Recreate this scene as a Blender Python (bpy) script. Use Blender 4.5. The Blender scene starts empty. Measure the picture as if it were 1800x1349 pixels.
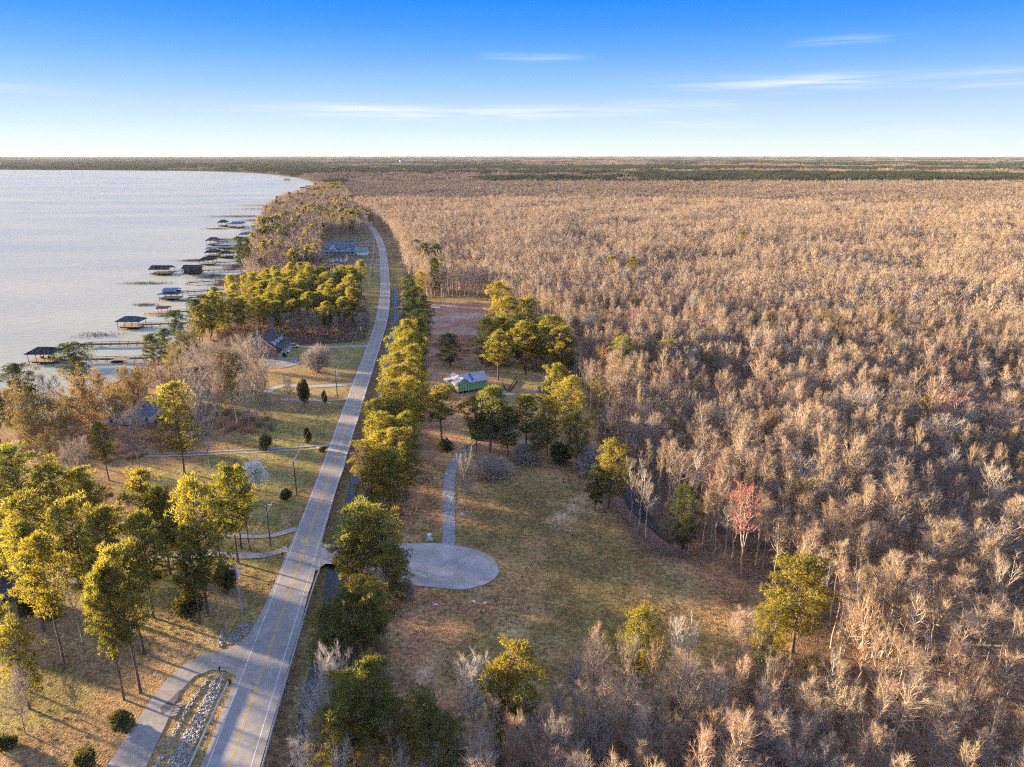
import bpy, math, random
import numpy as np
rad = math.radians

# ------------------------------------------------------------------ camera, sky, sun, exposure
scene = bpy.context.scene
col = scene.collection
CAM_H, FPX, HORIZON = 85.0, 1239.0, 272.0            # metres, focal length in photo pixels, horizon row
PITCH = math.atan((674.5 - HORIZON) / FPX)
cam_d = bpy.data.cameras.new('camera'); cam = bpy.data.objects.new('camera', cam_d); col.objects.link(cam)
cam.location = (0, 0, CAM_H); cam.rotation_euler = (math.pi / 2 - PITCH, 0, 0)
cam_d.sensor_width = 36; cam_d.lens = 36 * FPX / 1800; cam_d.clip_start = 1; cam_d.clip_end = 120000
scene.camera = cam

EXPOSURE, SKY_STRENGTH = 2.55, 0.1
SUN_EL, SUN_AZ = rad(7.4), rad(67)                   # azimuth to the left of straight ahead (+Y)
sd = (-math.sin(SUN_AZ) * math.cos(SUN_EL), math.cos(SUN_AZ) * math.cos(SUN_EL), math.sin(SUN_EL))
sun_d = bpy.data.lights.new('sun', 'SUN'); sun = bpy.data.objects.new('sun', sun_d); col.objects.link(sun)
sun_d.energy = 4.6; sun_d.angle = rad(2); sun_d.color = (1.0, 0.76, 0.46)
sun.location = (sd[0] * 400, sd[1] * 400, sd[2] * 400)
from mathutils import Vector
sun.rotation_euler = Vector(sd).to_track_quat('Z', 'Y').to_euler()

world = bpy.data.worlds.new('World'); scene.world = world; world.use_nodes = True
wt = world.node_tree; wt.nodes.clear()
def wn(t, **k):
    n = wt.nodes.new(t)
    for a, b in k.items(): setattr(n, a, b)
    return n
WL = wt.links.new
wout = wn('ShaderNodeOutputWorld'); wbg = wn('ShaderNodeBackground'); wbg.inputs['Strength'].default_value = SKY_STRENGTH
sky = wn('ShaderNodeTexSky', sky_type='NISHITA', sun_disc=False, sun_elevation=SUN_EL, sun_rotation=-SUN_AZ,
         altitude=50, air_density=.6, dust_density=0.1, ozone_density=3.0)
wgeo = wn('ShaderNodeTexCoord'); wsep = wn('ShaderNodeSeparateXYZ'); WL(wgeo.outputs['Generated'], wsep.inputs[0])
def ramp(tree, stops, interp='LINEAR'):
    r = tree.nodes.new('ShaderNodeValToRGB'); r.color_ramp.interpolation = interp
    e = r.color_ramp.elements
    while len(e) < len(stops): e.new(0.5)
    for el, (p, c) in zip(e, stops):
        el.position = p; el.color = (c[0], c[1], c[2], 1) if not np.isscalar(c) else (c, c, c, 1)
    return r
# sky colours from the horizon up, last two stops paled as added fill for the shade (sine of elevation, display-linear colour)
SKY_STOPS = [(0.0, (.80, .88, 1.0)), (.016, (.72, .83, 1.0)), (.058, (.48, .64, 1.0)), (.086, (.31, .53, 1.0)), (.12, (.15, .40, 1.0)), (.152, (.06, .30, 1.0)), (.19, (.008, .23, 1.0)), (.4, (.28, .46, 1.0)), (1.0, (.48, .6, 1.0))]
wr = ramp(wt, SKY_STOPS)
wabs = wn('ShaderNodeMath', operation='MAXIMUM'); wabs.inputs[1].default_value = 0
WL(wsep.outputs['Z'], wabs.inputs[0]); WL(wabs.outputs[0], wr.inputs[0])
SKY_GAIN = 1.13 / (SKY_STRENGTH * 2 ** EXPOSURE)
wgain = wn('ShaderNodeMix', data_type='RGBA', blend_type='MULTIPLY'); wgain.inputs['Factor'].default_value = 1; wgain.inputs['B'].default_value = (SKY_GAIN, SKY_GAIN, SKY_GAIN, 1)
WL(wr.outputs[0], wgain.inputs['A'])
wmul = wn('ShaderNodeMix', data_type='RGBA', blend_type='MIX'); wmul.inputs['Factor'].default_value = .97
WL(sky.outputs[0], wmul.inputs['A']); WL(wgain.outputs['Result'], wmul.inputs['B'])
# thin streaks of cirrus: (azimuth, sine of elevation, half length, half thickness, strength)
watan = wn('ShaderNodeMath', operation='ARCTAN2'); WL(wsep.outputs['X'], watan.inputs[0]); WL(wsep.outputs['Y'], watan.inputs[1])
wcomb = wn('ShaderNodeCombineXYZ'); WL(watan.outputs[0], wcomb.inputs[0]); WL(wsep.outputs['Z'], wcomb.inputs[1])
def wnoise(scale, detail, dist=.4):
    mp = wn('ShaderNodeMapping'); mp.inputs['Scale'].default_value = scale; WL(wcomb.outputs[0], mp.inputs[0])
    n = wn('ShaderNodeTexNoise'); n.inputs['Scale'].default_value = 1; n.inputs['Detail'].default_value = detail; n.inputs['Distortion'].default_value = dist; WL(mp.outputs[0], n.inputs['Vector']); return n.outputs['Fac']
def wmath(op, a, b=None):
    n = wn('ShaderNodeMath', operation=op)
    for i, v in enumerate((a, b)):
        if v is None: continue
        if isinstance(v, (int, float)): n.inputs[i].default_value = v
        else: WL(v, n.inputs[i])
    return n.outputs[0]
wob = wmath('MULTIPLY', wmath('SUBTRACT', wnoise((5, 4, 1), 3), .5), .016); fib = wnoise((7, 170, 1), 6, .8)
CIRRUS = [(-.05, .052, .22, .0055, 1.0), (-.2, .058, .14, .004, .9), (.1, .053, .1, .004, .8), (.375, .084, .15, .006, .9), (.52, .086, .09, .004, .6), (.22, .06, .09, .004, .55), (.245, .037, .055, .003, .8), (.03, .118, .06, .0035, .4), (.40, .127, .05, .003, .4), (.60, .073, .08, .0035, .5), (.52, .022, .08, .004, .4),
          (-.75, .07, .2, .005, .6), (1.1, .1, .25, .006, .7), (1.9, .06, .3, .005, .7), (-1.6, .1, .3, .006, .6), (2.8, .08, .3, .006, .7), (-2.5, .06, .3, .005, .6)]
ctot = None
for ca_, ce_, cl_, ct_, cs_ in CIRRUS:
    de = wmath('DIVIDE', wmath('SUBTRACT', wmath('ADD', wsep.outputs['Z'], wob), ce_), ct_ * 1.35); da = wmath('DIVIDE', wmath('SUBTRACT', watan.outputs[0], ca_), cl_)
    g_ = wmath('EXPONENT', wmath('MULTIPLY', wmath('ADD', wmath('MULTIPLY', de, de), wmath('POWER', wmath('ABSOLUTE', da), 3.0)), -1.0)); g_ = wmath('MULTIPLY', g_, cs_)
    ctot = g_ if ctot is None else wmath('MAXIMUM', ctot, g_)
fr_ = ramp(wt, [(.32, .04), (.7, .85)]); WL(fib, fr_.inputs[0])
wcm = wn('ShaderNodeMix', data_type='RGBA', blend_type='MIX')
WL(wmath('MULTIPLY', ctot, fr_.outputs[0]), wcm.inputs['Factor']); WL(wmul.outputs['Result'], wcm.inputs['A']); wcm.inputs['B'].default_value = (.9 * SKY_GAIN, .93 * SKY_GAIN, .98 * SKY_GAIN, 1)
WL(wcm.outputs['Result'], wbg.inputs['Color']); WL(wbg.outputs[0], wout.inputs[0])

scene.view_settings.view_transform = 'Standard'; scene.view_settings.look = 'None'
scene.view_settings.exposure = EXPOSURE; scene.view_settings.gamma = 1.0
scene.view_settings.use_curve_mapping = False
scene.render.engine = 'CYCLES'
cy = scene.cycles
cy.use_denoising = False; cy.max_bounces = 3; cy.diffuse_bounces = 2; cy.glossy_bounces = 1; cy.transmission_bounces = 1
cy.use_adaptive_sampling = True; cy.adaptive_threshold = 0.02; cy.adaptive_min_samples = 48; cy.sample_clamp_direct = .6
cy.filter_width = 1.15; cy.volume_bounces = 0; cy.transparent_max_bounces = 4; cy.sample_clamp_indirect = .6
cy.caustics_reflective = False; cy.caustics_refractive = False

# ------------------------------------------------------------------ photo <-> place
SP, CP = math.sin(PITCH), math.cos(PITCH)
def ray(px, py):
    u, v = (px - 900) / FPX, (py - 674.5) / FPX
    return np.array([u, CP - v * SP, -SP - v * CP])
def gp(px, py, z=0.0):
    d = ray(px, py); t = (CAM_H - z) / -d[2]
    return np.array([d[0] * t, d[1] * t, z])
def gpl(pts, z=0.0): return np.array([gp(a, b, z) for a, b in pts])
def top_z(Y, py):
    d = ray(900, py); return CAM_H + Y / d[1] * d[2]
def to_px(x, y, z):
    dz = z - CAM_H; zc = y * CP - dz * SP; zc = np.maximum(zc, 1e-3)
    return 900 + FPX * x / zc, 674.5 + FPX * (-y * SP - dz * CP) / zc
def ppm(py):                                             # photo pixels per metre at a ground row
    return FPX * (SP + (py - 674.5) / FPX * CP) / CAM_H

# ------------------------------------------------------------------ noise and masks in numpy
class VNoise:
    def __init__(self, seed): self.g = np.random.default_rng(seed).random((256, 256))
    def __call__(self, x, y):
        xi = np.floor(x).astype(int); yi = np.floor(y).astype(int); fx = x - xi; fy = y - yi
        fx = fx * fx * (3 - 2 * fx); fy = fy * fy * (3 - 2 * fy); g = self.g
        a = g[xi % 256, yi % 256]; b = g[(xi + 1) % 256, yi % 256]; c = g[xi % 256, (yi + 1) % 256]; d = g[(xi + 1) % 256, (yi + 1) % 256]
        return a + (b - a) * fx + (c - a) * fy + (a - b - c + d) * fx * fy
    def fbm(self, x, y, o=4):
        s = 0; a = 0.5; n = 0
        for i in range(o): s = s + a * self(x * 2 ** i + 17 * i, y * 2 ** i + 9 * i); n += a; a *= 0.5
        return s / n
N1, N2, N3 = VNoise(1), VNoise(2), VNoise(3)
def in_poly(x, y, poly):
    r = np.zeros(x.shape, bool); n = len(poly); j = n - 1
    for i in range(n):
        xi, yi, xj, yj = poly[i][0], poly[i][1], poly[j][0], poly[j][1]
        c = (yi > y) != (yj > y)
        with np.errstate(divide='ignore', invalid='ignore'):
            r ^= c & (x < (xj - xi) * (y - yi) / (yj - yi + 1e-12) + xi)
        j = i
    return r
def dist_line(x, y, pl):
    best = np.full(x.shape, 1e9)
    for a, b in zip(pl[:-1], pl[1:]):
        dx, dy = b[0] - a[0], b[1] - a[1]; L = dx * dx + dy * dy + 1e-9
        t = np.clip(((x - a[0]) * dx + (y - a[1]) * dy) / L, 0, 1)
        best = np.minimum(best, np.hypot(x - a[0] - t * dx, y - a[1] - t * dy))
    return best
def dist_poly(x, y, poly): return dist_line(x, y, list(poly) + [poly[0]])

# ------------------------------------------------------------------ materials
MATS = {}
def mat(name, c, rough=0.8, spec=0.2, metal=0.0, noise=None, rand=None, bump=None, transl=0.0, tcol=(1.5, 1.4, .9), attr=None, extra=None):
    """noise: list of (scale, amount); rand: list of ramp stops chosen per object"""
    m = bpy.data.materials.new(name); m.use_nodes = True; t = m.node_tree; L = t.links.new
    b = t.nodes['Principled BSDF']; out = t.nodes['Material Output']
    b.inputs['Roughness'].default_value = rough; b.inputs['Metallic'].default_value = metal
    b.inputs['Specular IOR Level'].default_value = spec
    src = None
    if attr:
        a = t.nodes.new('ShaderNodeAttribute'); a.attribute_name = attr; src = a.outputs['Color']
    elif rand:
        oi = t.nodes.new('ShaderNodeObjectInfo'); r = ramp(t, rand); L(oi.outputs['Random'], r.inputs[0]); src = r.outputs[0]
    if src is None:
        rg = t.nodes.new('ShaderNodeRGB'); rg.outputs[0].default_value = (*c, 1); src = rg.outputs[0]
    geo = t.nodes.new('ShaderNodeNewGeometry')
    last = None
    for sc_, am in (noise or []):
        n = t.nodes.new('ShaderNodeTexNoise'); n.inputs['Scale'].default_value = sc_; n.inputs['Detail'].default_value = 3
        L(geo.outputs['Position'], n.inputs['Vector'])
        rr = ramp(t, [(0.3, 1 - am), (0.7, 1 + am)]); L(n.outputs['Fac'], rr.inputs[0])
        mx = t.nodes.new('ShaderNodeMix'); mx.data_type = 'RGBA'; mx.blend_type = 'MULTIPLY'; mx.inputs['Factor'].default_value = 1
        L(src, mx.inputs['A']); L(rr.outputs[0], mx.inputs['B']); src = mx.outputs['Result']; last = n
    L(src, b.inputs['Base Color'])
    if bump and last:
        bp = t.nodes.new('ShaderNodeBump'); bp.inputs['Strength'].default_value = bump[0]; bp.inputs['Distance'].default_value = bump[1]
        L(last.outputs['Fac'], bp.inputs['Height']); L(bp.outputs[0], b.inputs['Normal'])
    if transl:
        tr = t.nodes.new('ShaderNodeBsdfTranslucent')
        tm = t.nodes.new('ShaderNodeMix'); tm.data_type = 'RGBA'; tm.blend_type = 'MULTIPLY'; tm.inputs['Factor'].default_value = 1; tm.inputs['B'].default_value = (*tcol, 1)
        L(src, tm.inputs['A']); L(tm.outputs['Result'], tr.inputs['Color'])
        ms = t.nodes.new('ShaderNodeMixShader'); ms.inputs[0].default_value = transl
        L(b.outputs[0], ms.inputs[1]); L(tr.outputs[0], ms.inputs[2]); L(ms.outputs[0], out.inputs['Surface'])
    MATS[name] = m
    return m
mat('needles', (.1, .12, .03), .7, .15, rand=[(0, (.155, .175, .048)), (.4, (.19, .192, .05)), (.7, (.215, .198, .052)), (1, (.16, .185, .058))], noise=[(.15, .2), (.7, .3)], transl=.52, tcol=(1.9, 1.58, .8))
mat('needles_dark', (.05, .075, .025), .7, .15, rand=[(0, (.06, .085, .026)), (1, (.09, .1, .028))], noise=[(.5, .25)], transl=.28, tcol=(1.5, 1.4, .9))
mat('far_swamp_twigs', (.3, .22, .15), .95, .05, rand=[(0, (.26, .195, .15)), (.4, (.33, .25, .185)), (.7, (.29, .215, .165)), (1, (.32, .26, .195))], noise=[(.02, .2), (.004, .12)])
mat('far_twigs', (.2, .15, .12), .95, .05, rand=[(0, (.24, .18, .14)), (1, (.31, .22, .165))], noise=[(.01, .3)])
mat('far_needles', (.035, .05, .03), .9, .05, rand=[(0, (.035, .055, .035)), (.5, (.05, .06, .03)), (1, (.065, .07, .035))], noise=[(.01, .3)])
mat('pine_bark', (.16, .115, .09), .95, .05, rand=[(0, (.13, .095, .075)), (.7, (.19, .14, .11)), (1, (.24, .20, .17))], noise=[(1.5, .3)])
mat('pale_bark', (.36, .34, .31), .95, .05, noise=[(1.2, .3)])
mat('swamp_bark', (.25, .2, .16), .95, .05, rand=[(0, (.31, .26, .21)), (.5, (.40, .335, .265)), (1, (.48, .42, .35))], noise=[(1.2, .25)])
mat('swamp_twigs', (.25, .2, .15), .95, .05, rand=[(0, (.41, .305, .22)), (.3, (.50, .385, .26)), (.55, (.455, .355, .26)), (.72, (.45, .315, .21)), (.86, (.52, .40, .255)), (.95, (.48, .32, .235)), (1, (.43, .37, .31))], noise=[(.06, .14), (.013, .14)], transl=.25, tcol=(1, 1, 1))
mat('grey_twigs', (.3, .27, .24), .95, .05, rand=[(0, (.36, .31, .27)), (.6, (.43, .37, .30)), (1, (.46, .37, .27))], transl=.2, tcol=(1, 1, 1))
mat('silver_twigs', (.5, .47, .44), .95, .05, rand=[(0, (.46, .43, .41)), (1, (.54, .49, .43))], transl=.2, tcol=(1, 1, 1))
mat('red_twigs', (.34, .17, .15), .95, .05, rand=[(0, (.36, .19, .16)), (1, (.33, .2, .15))])
mat('maple_red', (.54, .2, .17), .8, .1, transl=.3)
mat('rust_twigs', (.3, .19, .12), .95, .05, rand=[(0, (.36, .25, .165)), (.5, (.42, .28, .175)), (1, (.40, .30, .20))])
mat('gold_leaf', (.28, .17, .05), .8, .1, rand=[(0, (.27, .18, .06)), (.5, (.23, .18, .065)), (1, (.2, .17, .06))], transl=.35, tcol=(1.3, 1.25, .9))
mat('olive_leaf', (.13, .12, .04), .8, .1, rand=[(0, (.12, .12, .04)), (1, (.17, .14, .05))], transl=.3)
mat('moss_grey', (.33, .27, .18), .95, .05, transl=.2)
mat('blossom', (.9, .9, .82), .8, .1, transl=.3)
mat('shrub_leaf', (.09, .1, .03), .75, .15, rand=[(0, (.11, .115, .045)), (1, (.17, .155, .06))], transl=.35)
mat('dry_grass', (.25, .2, .1), .95, .05, rand=[(0, (.20, .18, .075)), (.35, (.30, .225, .12)), (.7, (.36, .27, .155)), (1, (.23, .15, .09))], transl=.3, tcol=(1, 1, 1))
mat('brush_twigs', (.2, .14, .1), .95, .05, rand=[(0, (.27, .19, .14)), (.6, (.35, .25, .175)), (1, (.36, .23, .16))])
mat('ground', (.2, .15, .1), .95, .05, attr='col', noise=[(.035, .18), (.22, .22), (1.1, .38), (3.2, .45)], bump=(1.0, .16))
mat('asphalt', (.36, .325, .285), .9, .2, noise=[(.05, .1), (.25, .12), (.9, .12), (7, .14)], bump=(.2, .02))
mat('asphalt_pale', (.43, .385, .34), .9, .2, noise=[(.06, .14), (.3, .17), (1.3, .12), (6, .12)], bump=(.2, .02))
mat('asphalt_old', (.34, .30, .265), .9, .2, noise=[(.15, .12), (1.2, .15), (7, .12)], bump=(.2, .02))
mat('patch', (.13, .12, .125), .9, .2, noise=[(1.2, .2)])
mat('gravel', (.40, .37, .335), .95, .1, noise=[(.3, .15), (2.5, .3)], bump=(1, .08))
mat('gravel_blue', (.33, .31, .295), .95, .1, noise=[(.3, .15), (2.5, .35)], bump=(1, .1))
mat('lot_gravel', (.25, .22, .19), .95, .1, noise=[(.12, .25), (.6, .3), (2.5, .3)], bump=(1, .08))
mat('concrete', (.4, .37, .33), .9, .1, noise=[(.4, .12), (3, .1)])
mat('line_white', (.68, .67, .64), .8, .2, noise=[(.5, .15), (3, .25)])
mat('line_yellow', (.72, .42, .06), .8, .2, noise=[(3, .12)])
mat('stone', (.38, .355, .34), .95, .1, rand=None, noise=[(1.7, .35)])
mat('steel', (.5, .52, .53), .5, .4, .6)
mat('steel_post', (.25, .25, .25), .7, .3, .3)
mat('wood_grey', (.3, .26, .22), .9, .1, noise=[(1.5, .2)])
mat('wood_tan', (.42, .29, .17), .9, .1, noise=[(1.5, .2)])
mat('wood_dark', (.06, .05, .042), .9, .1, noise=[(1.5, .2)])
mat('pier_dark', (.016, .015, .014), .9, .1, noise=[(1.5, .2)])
mat('pole_wood', (.17, .13, .1), .9, .1, noise=[(1.5, .2)])
mat('pole_pale', (.42, .43, .43), .8, .2, noise=[(1.5, .12)])
mat('wire', (.45, .38, .3), .6, .3)
mat('roof_dark', (.10, .095, .093), .9, .15, noise=[(.8, .2), (4, .2)])
mat('roof_charcoal', (.035, .037, .04), .8, .2, noise=[(.8, .2)])
mat('roof_green', (.035, .07, .065), .6, .3, noise=[(.8, .15)])
mat('roof_blue', (.08, .17, .27), .5, .4, noise=[(.8, .15)])
mat('roof_slate_blue', (.11, .15, .2), .6, .3, noise=[(.8, .15)])
mat('roof_brown', (.13, .08, .06), .8, .2, noise=[(.8, .2)])
mat('roof_grey', (.42, .42, .44), .9, .15, noise=[(.6, .12), (4, .12)])
mat('roof_teal', (.12, .28, .26), .5, .4, noise=[(.5, .1)])
mat('brick', (.38, .21, .155), .95, .1, noise=[(.8, .15), (5, .25)])
mat('white_paint', (.78, .78, .76), .6, .3)
mat('cream_paint', (.62, .6, .52), .7, .2)
mat('siding_pale', (.55, .58, .54), .7, .2)
mat('siding_teal', (.05, .22, .22), .7, .2, noise=[(.8, .15)])
mat('green_panel', (.26, .58, .24), .7, .2, noise=[(.5, .12)])
mat('seam', (.03, .10, .05), .8, .2)
mat('osb', (.5, .36, .14), .9, .1, noise=[(1.5, .25)])
mat('lumber', (.5, .28, .12), .9, .1)
mat('tarp_blue', (.02, .14, .5), .5, .3)
mat('glass', (.03, .04, .05), .1, .6)
mat('shutter', (.02, .02, .022), .6, .3)
mat('car_white', (.75, .76, .78), .25, .5)
mat('car_red', (.25, .05, .03), .25, .5)
mat('tyre', (.02, .02, .02), .9, .1)
mat('utility_white', (.72, .76, .76), .6, .3)
mat('black_plastic', (.02, .02, .02), .6, .3)
mat('blue_plastic', (.05, .08, .35), .5, .3)
mat('reed', (.24, .16, .09), .95, .05, noise=[(1, .2)])
mat('sand_white', (.55, .5, .46), .95, .05, noise=[(.8, .3)])
# water
def water_mat(name, c, rough, bscale, bstr, stretch=(1, 1, 1), spec=.5):
    m = bpy.data.materials.new(name); m.use_nodes = True; t = m.node_tree; L = t.links.new; b = t.nodes['Principled BSDF']
    b.inputs['Base Color'].default_value = (*c, 1); b.inputs['Roughness'].default_value = rough; b.inputs['IOR'].default_value = 1.333
    b.inputs['Specular IOR Level'].default_value = spec
    g = t.nodes.new('ShaderNodeNewGeometry'); mp = t.nodes.new('ShaderNodeMapping'); mp.inputs['Scale'].default_value = stretch
    mp.inputs['Rotation'].default_value = (0, 0, rad(-28))
    L(g.outputs['Position'], mp.inputs[0])
    n = t.nodes.new('ShaderNodeTexNoise'); n.inputs['Scale'].default_value = bscale; n.inputs['Detail'].default_value = 3; L(mp.outputs[0], n.inputs['Vector'])
    bp = t.nodes.new('ShaderNodeBump'); bp.inputs['Strength'].default_value = bstr; bp.inputs['Distance'].default_value = .35
    L(n.outputs['Fac'], bp.inputs['Height']); L(bp.outputs[0], b.inputs['Normal'])
    n2 = t.nodes.new('ShaderNodeTexNoise'); n2.inputs['Scale'].default_value = .006; n2.inputs['Detail'].default_value = 4; L(mp.outputs[0], n2.inputs['Vector'])
    rr = ramp(t, [(.35, max(.02, rough - .06)), (.65, rough + .05)]); L(n2.outputs['Fac'], rr.inputs[0]); L(rr.outputs[0], b.inputs['Roughness'])
    rc = ramp(t, [(.35, tuple(q * .9 for q in c)), (.65, tuple(min(1, q * 1.08) for q in c))]); L(n2.outputs['Fac'], rc.inputs[0]); L(rc.outputs[0], b.inputs['Base Color'])
    MATS[name] = m
water_mat('lake_water', (.45, .44, .32), .32, .22, .7, (.5, 1.5, 1), .1)
water_mat('ditch_water', (.035, .035, .035), .12, .8, .05)

# ------------------------------------------------------------------ mesh helpers
class MB:
    def __init__(self): self.v = []; self.f = []; self.n = 0
    def add(self, v, f):
        v = np.asarray(v, float).reshape(-1, 3)
        self.v.append(v); self.f += [tuple(int(i) + self.n for i in q) for q in f]; self.n += len(v); return self
    def box(self, c, s, rz=0.0, taper=1.0):
        x, y, z = s[0] / 2, s[1] / 2, s[2] / 2
        p = np.array([[-x, -y, -z], [x, -y, -z], [x, y, -z], [-x, y, -z], [-x * taper, -y * taper, z], [x * taper, -y * taper, z], [x * taper, y * taper, z], [-x * taper, y * taper, z]])
        if rz:
            ca, sa = math.cos(rz), math.sin(rz); p[:, :2] = p[:, :2] @ np.array([[ca, sa], [-sa, ca]])
        return self.add(p + np.asarray(c, float), [(3, 2, 1, 0), (4, 5, 6, 7), (0, 1, 5, 4), (1, 2, 6, 5), (2, 3, 7, 6), (3, 0, 4, 7)])
    def tube(self, p0, p1, r0, r1, n=6):
        v, f = tubes(np.array([p0]), np.array([p1]), np.array([r0]), np.array([r1]), n)
        return self.add(v, f).add(v[:n], [tuple(range(n - 1, -1, -1))]).add(v[n:], [tuple(range(n))])
    def poly(self, pts, z=None):
        p = np.asarray(pts, float)
        if z is not None: p = np.column_stack([p[:, :2], np.full(len(p), z)])
        return self.add(p, [tuple(range(len(p)))])
    def prism(self, pts2, axis, a, b):
        """pts2: outline in the plane across axis ('x','y','z'), extruded from a to b"""
        n = len(pts2); V = []
        for k in (a, b):
            for u, w in pts2: V.append({'x': (k, u, w), 'y': (u, k, w), 'z': (u, w, k)}[axis])
        F = [tuple(range(n - 1, -1, -1)), tuple(range(n, 2 * n))] + [(i, (i + 1) % n, n + (i + 1) % n, n + i) for i in range(n)]
        return self.add(V, F)
    def ribbon(self, pl, w, z, dz=0):
        pl = np.asarray(pl, float)[:, :2]; d = np.gradient(pl, axis=0); d /= np.linalg.norm(d, axis=1)[:, None] + 1e-9
        nrm = np.column_stack([-d[:, 1], d[:, 0]]); w = np.broadcast_to(np.asarray(w, float), (len(pl),))
        a = pl + nrm * w[:, None] / 2; b = pl - nrm * w[:, None] / 2; n = len(pl)
        V = np.vstack([np.column_stack([a, np.full(n, z)]), np.column_stack([b, np.full(n, z)])])
        return self.add(V, [(n + i, n + i + 1, i + 1, i) for i in range(n - 1)])
    def build(self, name, m, parent=None, smooth=False, loc=None):
        me = bpy.data.meshes.new(name)
        me.from_pydata(np.vstack(self.v).tolist(), [], self.f); me.materials.append(MATS[m])
        if smooth: me.polygons.foreach_set('use_smooth', np.ones(len(me.polygons), bool))
        o = bpy.data.objects.new(name, me); col.objects.link(o)
        if parent: o.parent = parent
        if loc is not None: o.location = loc
        return o
def tubes(P0, P1, R0, R1, n):
    P0, P1 = np.asarray(P0, float), np.asarray(P1, float); d = P1 - P0; d /= np.linalg.norm(d, axis=1)[:, None] + 1e-9
    ref = np.where(np.abs(d[:, 2:3]) > .9, np.array([[1., 0, 0]]), np.array([[0, 0, 1.]]))
    a = np.cross(d, ref); a /= np.linalg.norm(a, axis=1)[:, None] + 1e-9; b = np.cross(d, a)
    th = np.arange(n) * 2 * np.pi / n
    ring = a[:, None, :] * np.cos(th)[None, :, None] + b[:, None, :] * np.sin(th)[None, :, None]
    V = np.concatenate([P0[:, None] + ring * np.asarray(R0)[:, None, None], P1[:, None] + ring * np.asarray(R1)[:, None, None]], axis=1).reshape(-1, 3)
    k = np.arange(len(P0))[:, None] * 2 * n; i = np.arange(n)[None]; j = (i + 1) % n
    Fq = np.stack([k + j, k + i, k + n + i, k + n + j], -1).reshape(-1, 4)
    return V, Fq
def raw_mesh(name, V, F, m):
    me = bpy.data.meshes.new(name); V = np.asarray(V, np.float32); nv = len(V); lens = []
    loops = []
    for f in F:
        f = np.asarray(f); loops.append(f.reshape(-1)); lens.append(np.full(len(f), f.shape[1]))
    loops = np.concatenate(loops); lens = np.concatenate(lens)
    me.vertices.add(nv); me.vertices.foreach_set('co', V.reshape(-1)); me.loops.add(len(loops)); me.loops.foreach_set('vertex_index', loops.astype(np.int32))
    me.polygons.add(len(lens)); me.polygons.foreach_set('loop_start', np.concatenate([[0], np.cumsum(lens)[:-1]]).astype(np.int32))
    me.materials.append(MATS[m]); me.update(calc_edges=True); me.validate()
    return me
def tag(o, label=None, cat=None, group=None, kind=None):
    if label: o['label'] = label
    if cat: o['category'] = cat
    if group: o['group'] = group
    if kind: o['kind'] = kind
    return o
def thing(name, loc, rz=0.0, label=None, cat=None, group=None):
    o = bpy.data.objects.new(name, None); o.empty_display_size = .5; col.objects.link(o)
    o.location = tuple(float(c) for c in loc); o.rotation_euler = (0, 0, rz)
    return tag(o, label, cat, group)
def link_mesh(name, me, parent):
    o = bpy.data.objects.new(name, me); col.objects.link(o); o.parent = parent; return o

# ------------------------------------------------------------------ the lie of the land (photo tracings turned into ground points)
ROAD = [(-40, 2600, -40 + 60, 0)]
road_rows = [(1700, 229, 334), (1349, 364, 441.7), (1200, 421, 487), (1050, 479, 532.5), (920, 529, 572), (800, 575, 608.6), (680, 620.5, 643.5), (600, 650, 669.8), (560, 661.7, 680.5), (530, 667, 684.2),
             (500, 669.8, 684.2), (461, 668.9, 680.6), (439, 666.5, 676.8), (421, 661.5, 670.6), (403, 651.0, 658.8), (391, 642.5, 649.3), (380, 634, 640)]
RL = gpl([(a[1], a[0]) for a in road_rows]); RR = gpl([(a[2], a[0]) for a in road_rows])
def smooth_pl(pl, step=6.0):
    pl = np.asarray(pl, float); P = [pl[0]]
    for i in range(len(pl) - 1):
        p0, p1, p2, p3 = pl[max(i - 1, 0)], pl[i], pl[i + 1], pl[min(i + 2, len(pl) - 1)]
        n = max(1, int(np.linalg.norm(p2 - p1) / step))
        for k in range(1, n + 1):
            t = k / n
            P.append(.5 * (2 * p1 + (p2 - p0) * t + (2 * p0 - 5 * p1 + 4 * p2 - p3) * t * t + (3 * p1 - p0 - 3 * p2 + p3) * t ** 3))
    return np.array(P)
RC = (RL + RR) / 2
RC_S = smooth_pl(RC)
HALF = np.interp(np.arange(len(RC_S)), np.linspace(0, len(RC_S) - 1, len(RC_S)), np.full(len(RC_S), 2.9))
_w = np.linalg.norm(RR - RL, axis=1) * .985
_cy = RC[:, 1]
W_S = np.interp(RC_S[:, 1], _cy, np.clip(_w, 5.6, 6.5))

DITCH = smooth_pl(gpl([(500, 1500), (531, 1349), (547, 1200), (562, 1130), (578, 1050), (590, 1000), (606, 905), (618, 860), (632, 820), (650, 755), (668, 690), (680, 640), (689, 585), (695, 548), (694, 505)]), 5)
CANAL = smooth_pl(gpl([(1182, 953), (1150, 922), (1122, 890), (1104, 858), (1092, 835)]), 3)
STREAM = smooth_pl(gpl([(1092, 835), (1080, 790), (1062, 745), (1046, 705), (1024, 660), (1003, 628)]), 4)
SHORE = [(-900, 1120), (-200, 850), (0, 742), (60, 712), (150, 698), (215, 668), (262, 640), (300, 612), (345, 578), (380, 548), (408, 515), (428, 482), (440, 445), (458, 405), (464, 378), (498, 354), (538, 342), (557, 329),
         (545, 319), (505, 310.5), (440, 304.5), (350, 301.4), (200, 299.8), (0, 299), (-500, 299), (-1600, 300), (-3000, 340), (-3200, 800)]
LAKE = gpl(SHORE)
LAKE_S = np.vstack([smooth_pl(gpl(SHORE[:18]), 12), smooth_pl(gpl(SHORE[17:25]), 120), gpl(SHORE[25:])])
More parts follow.
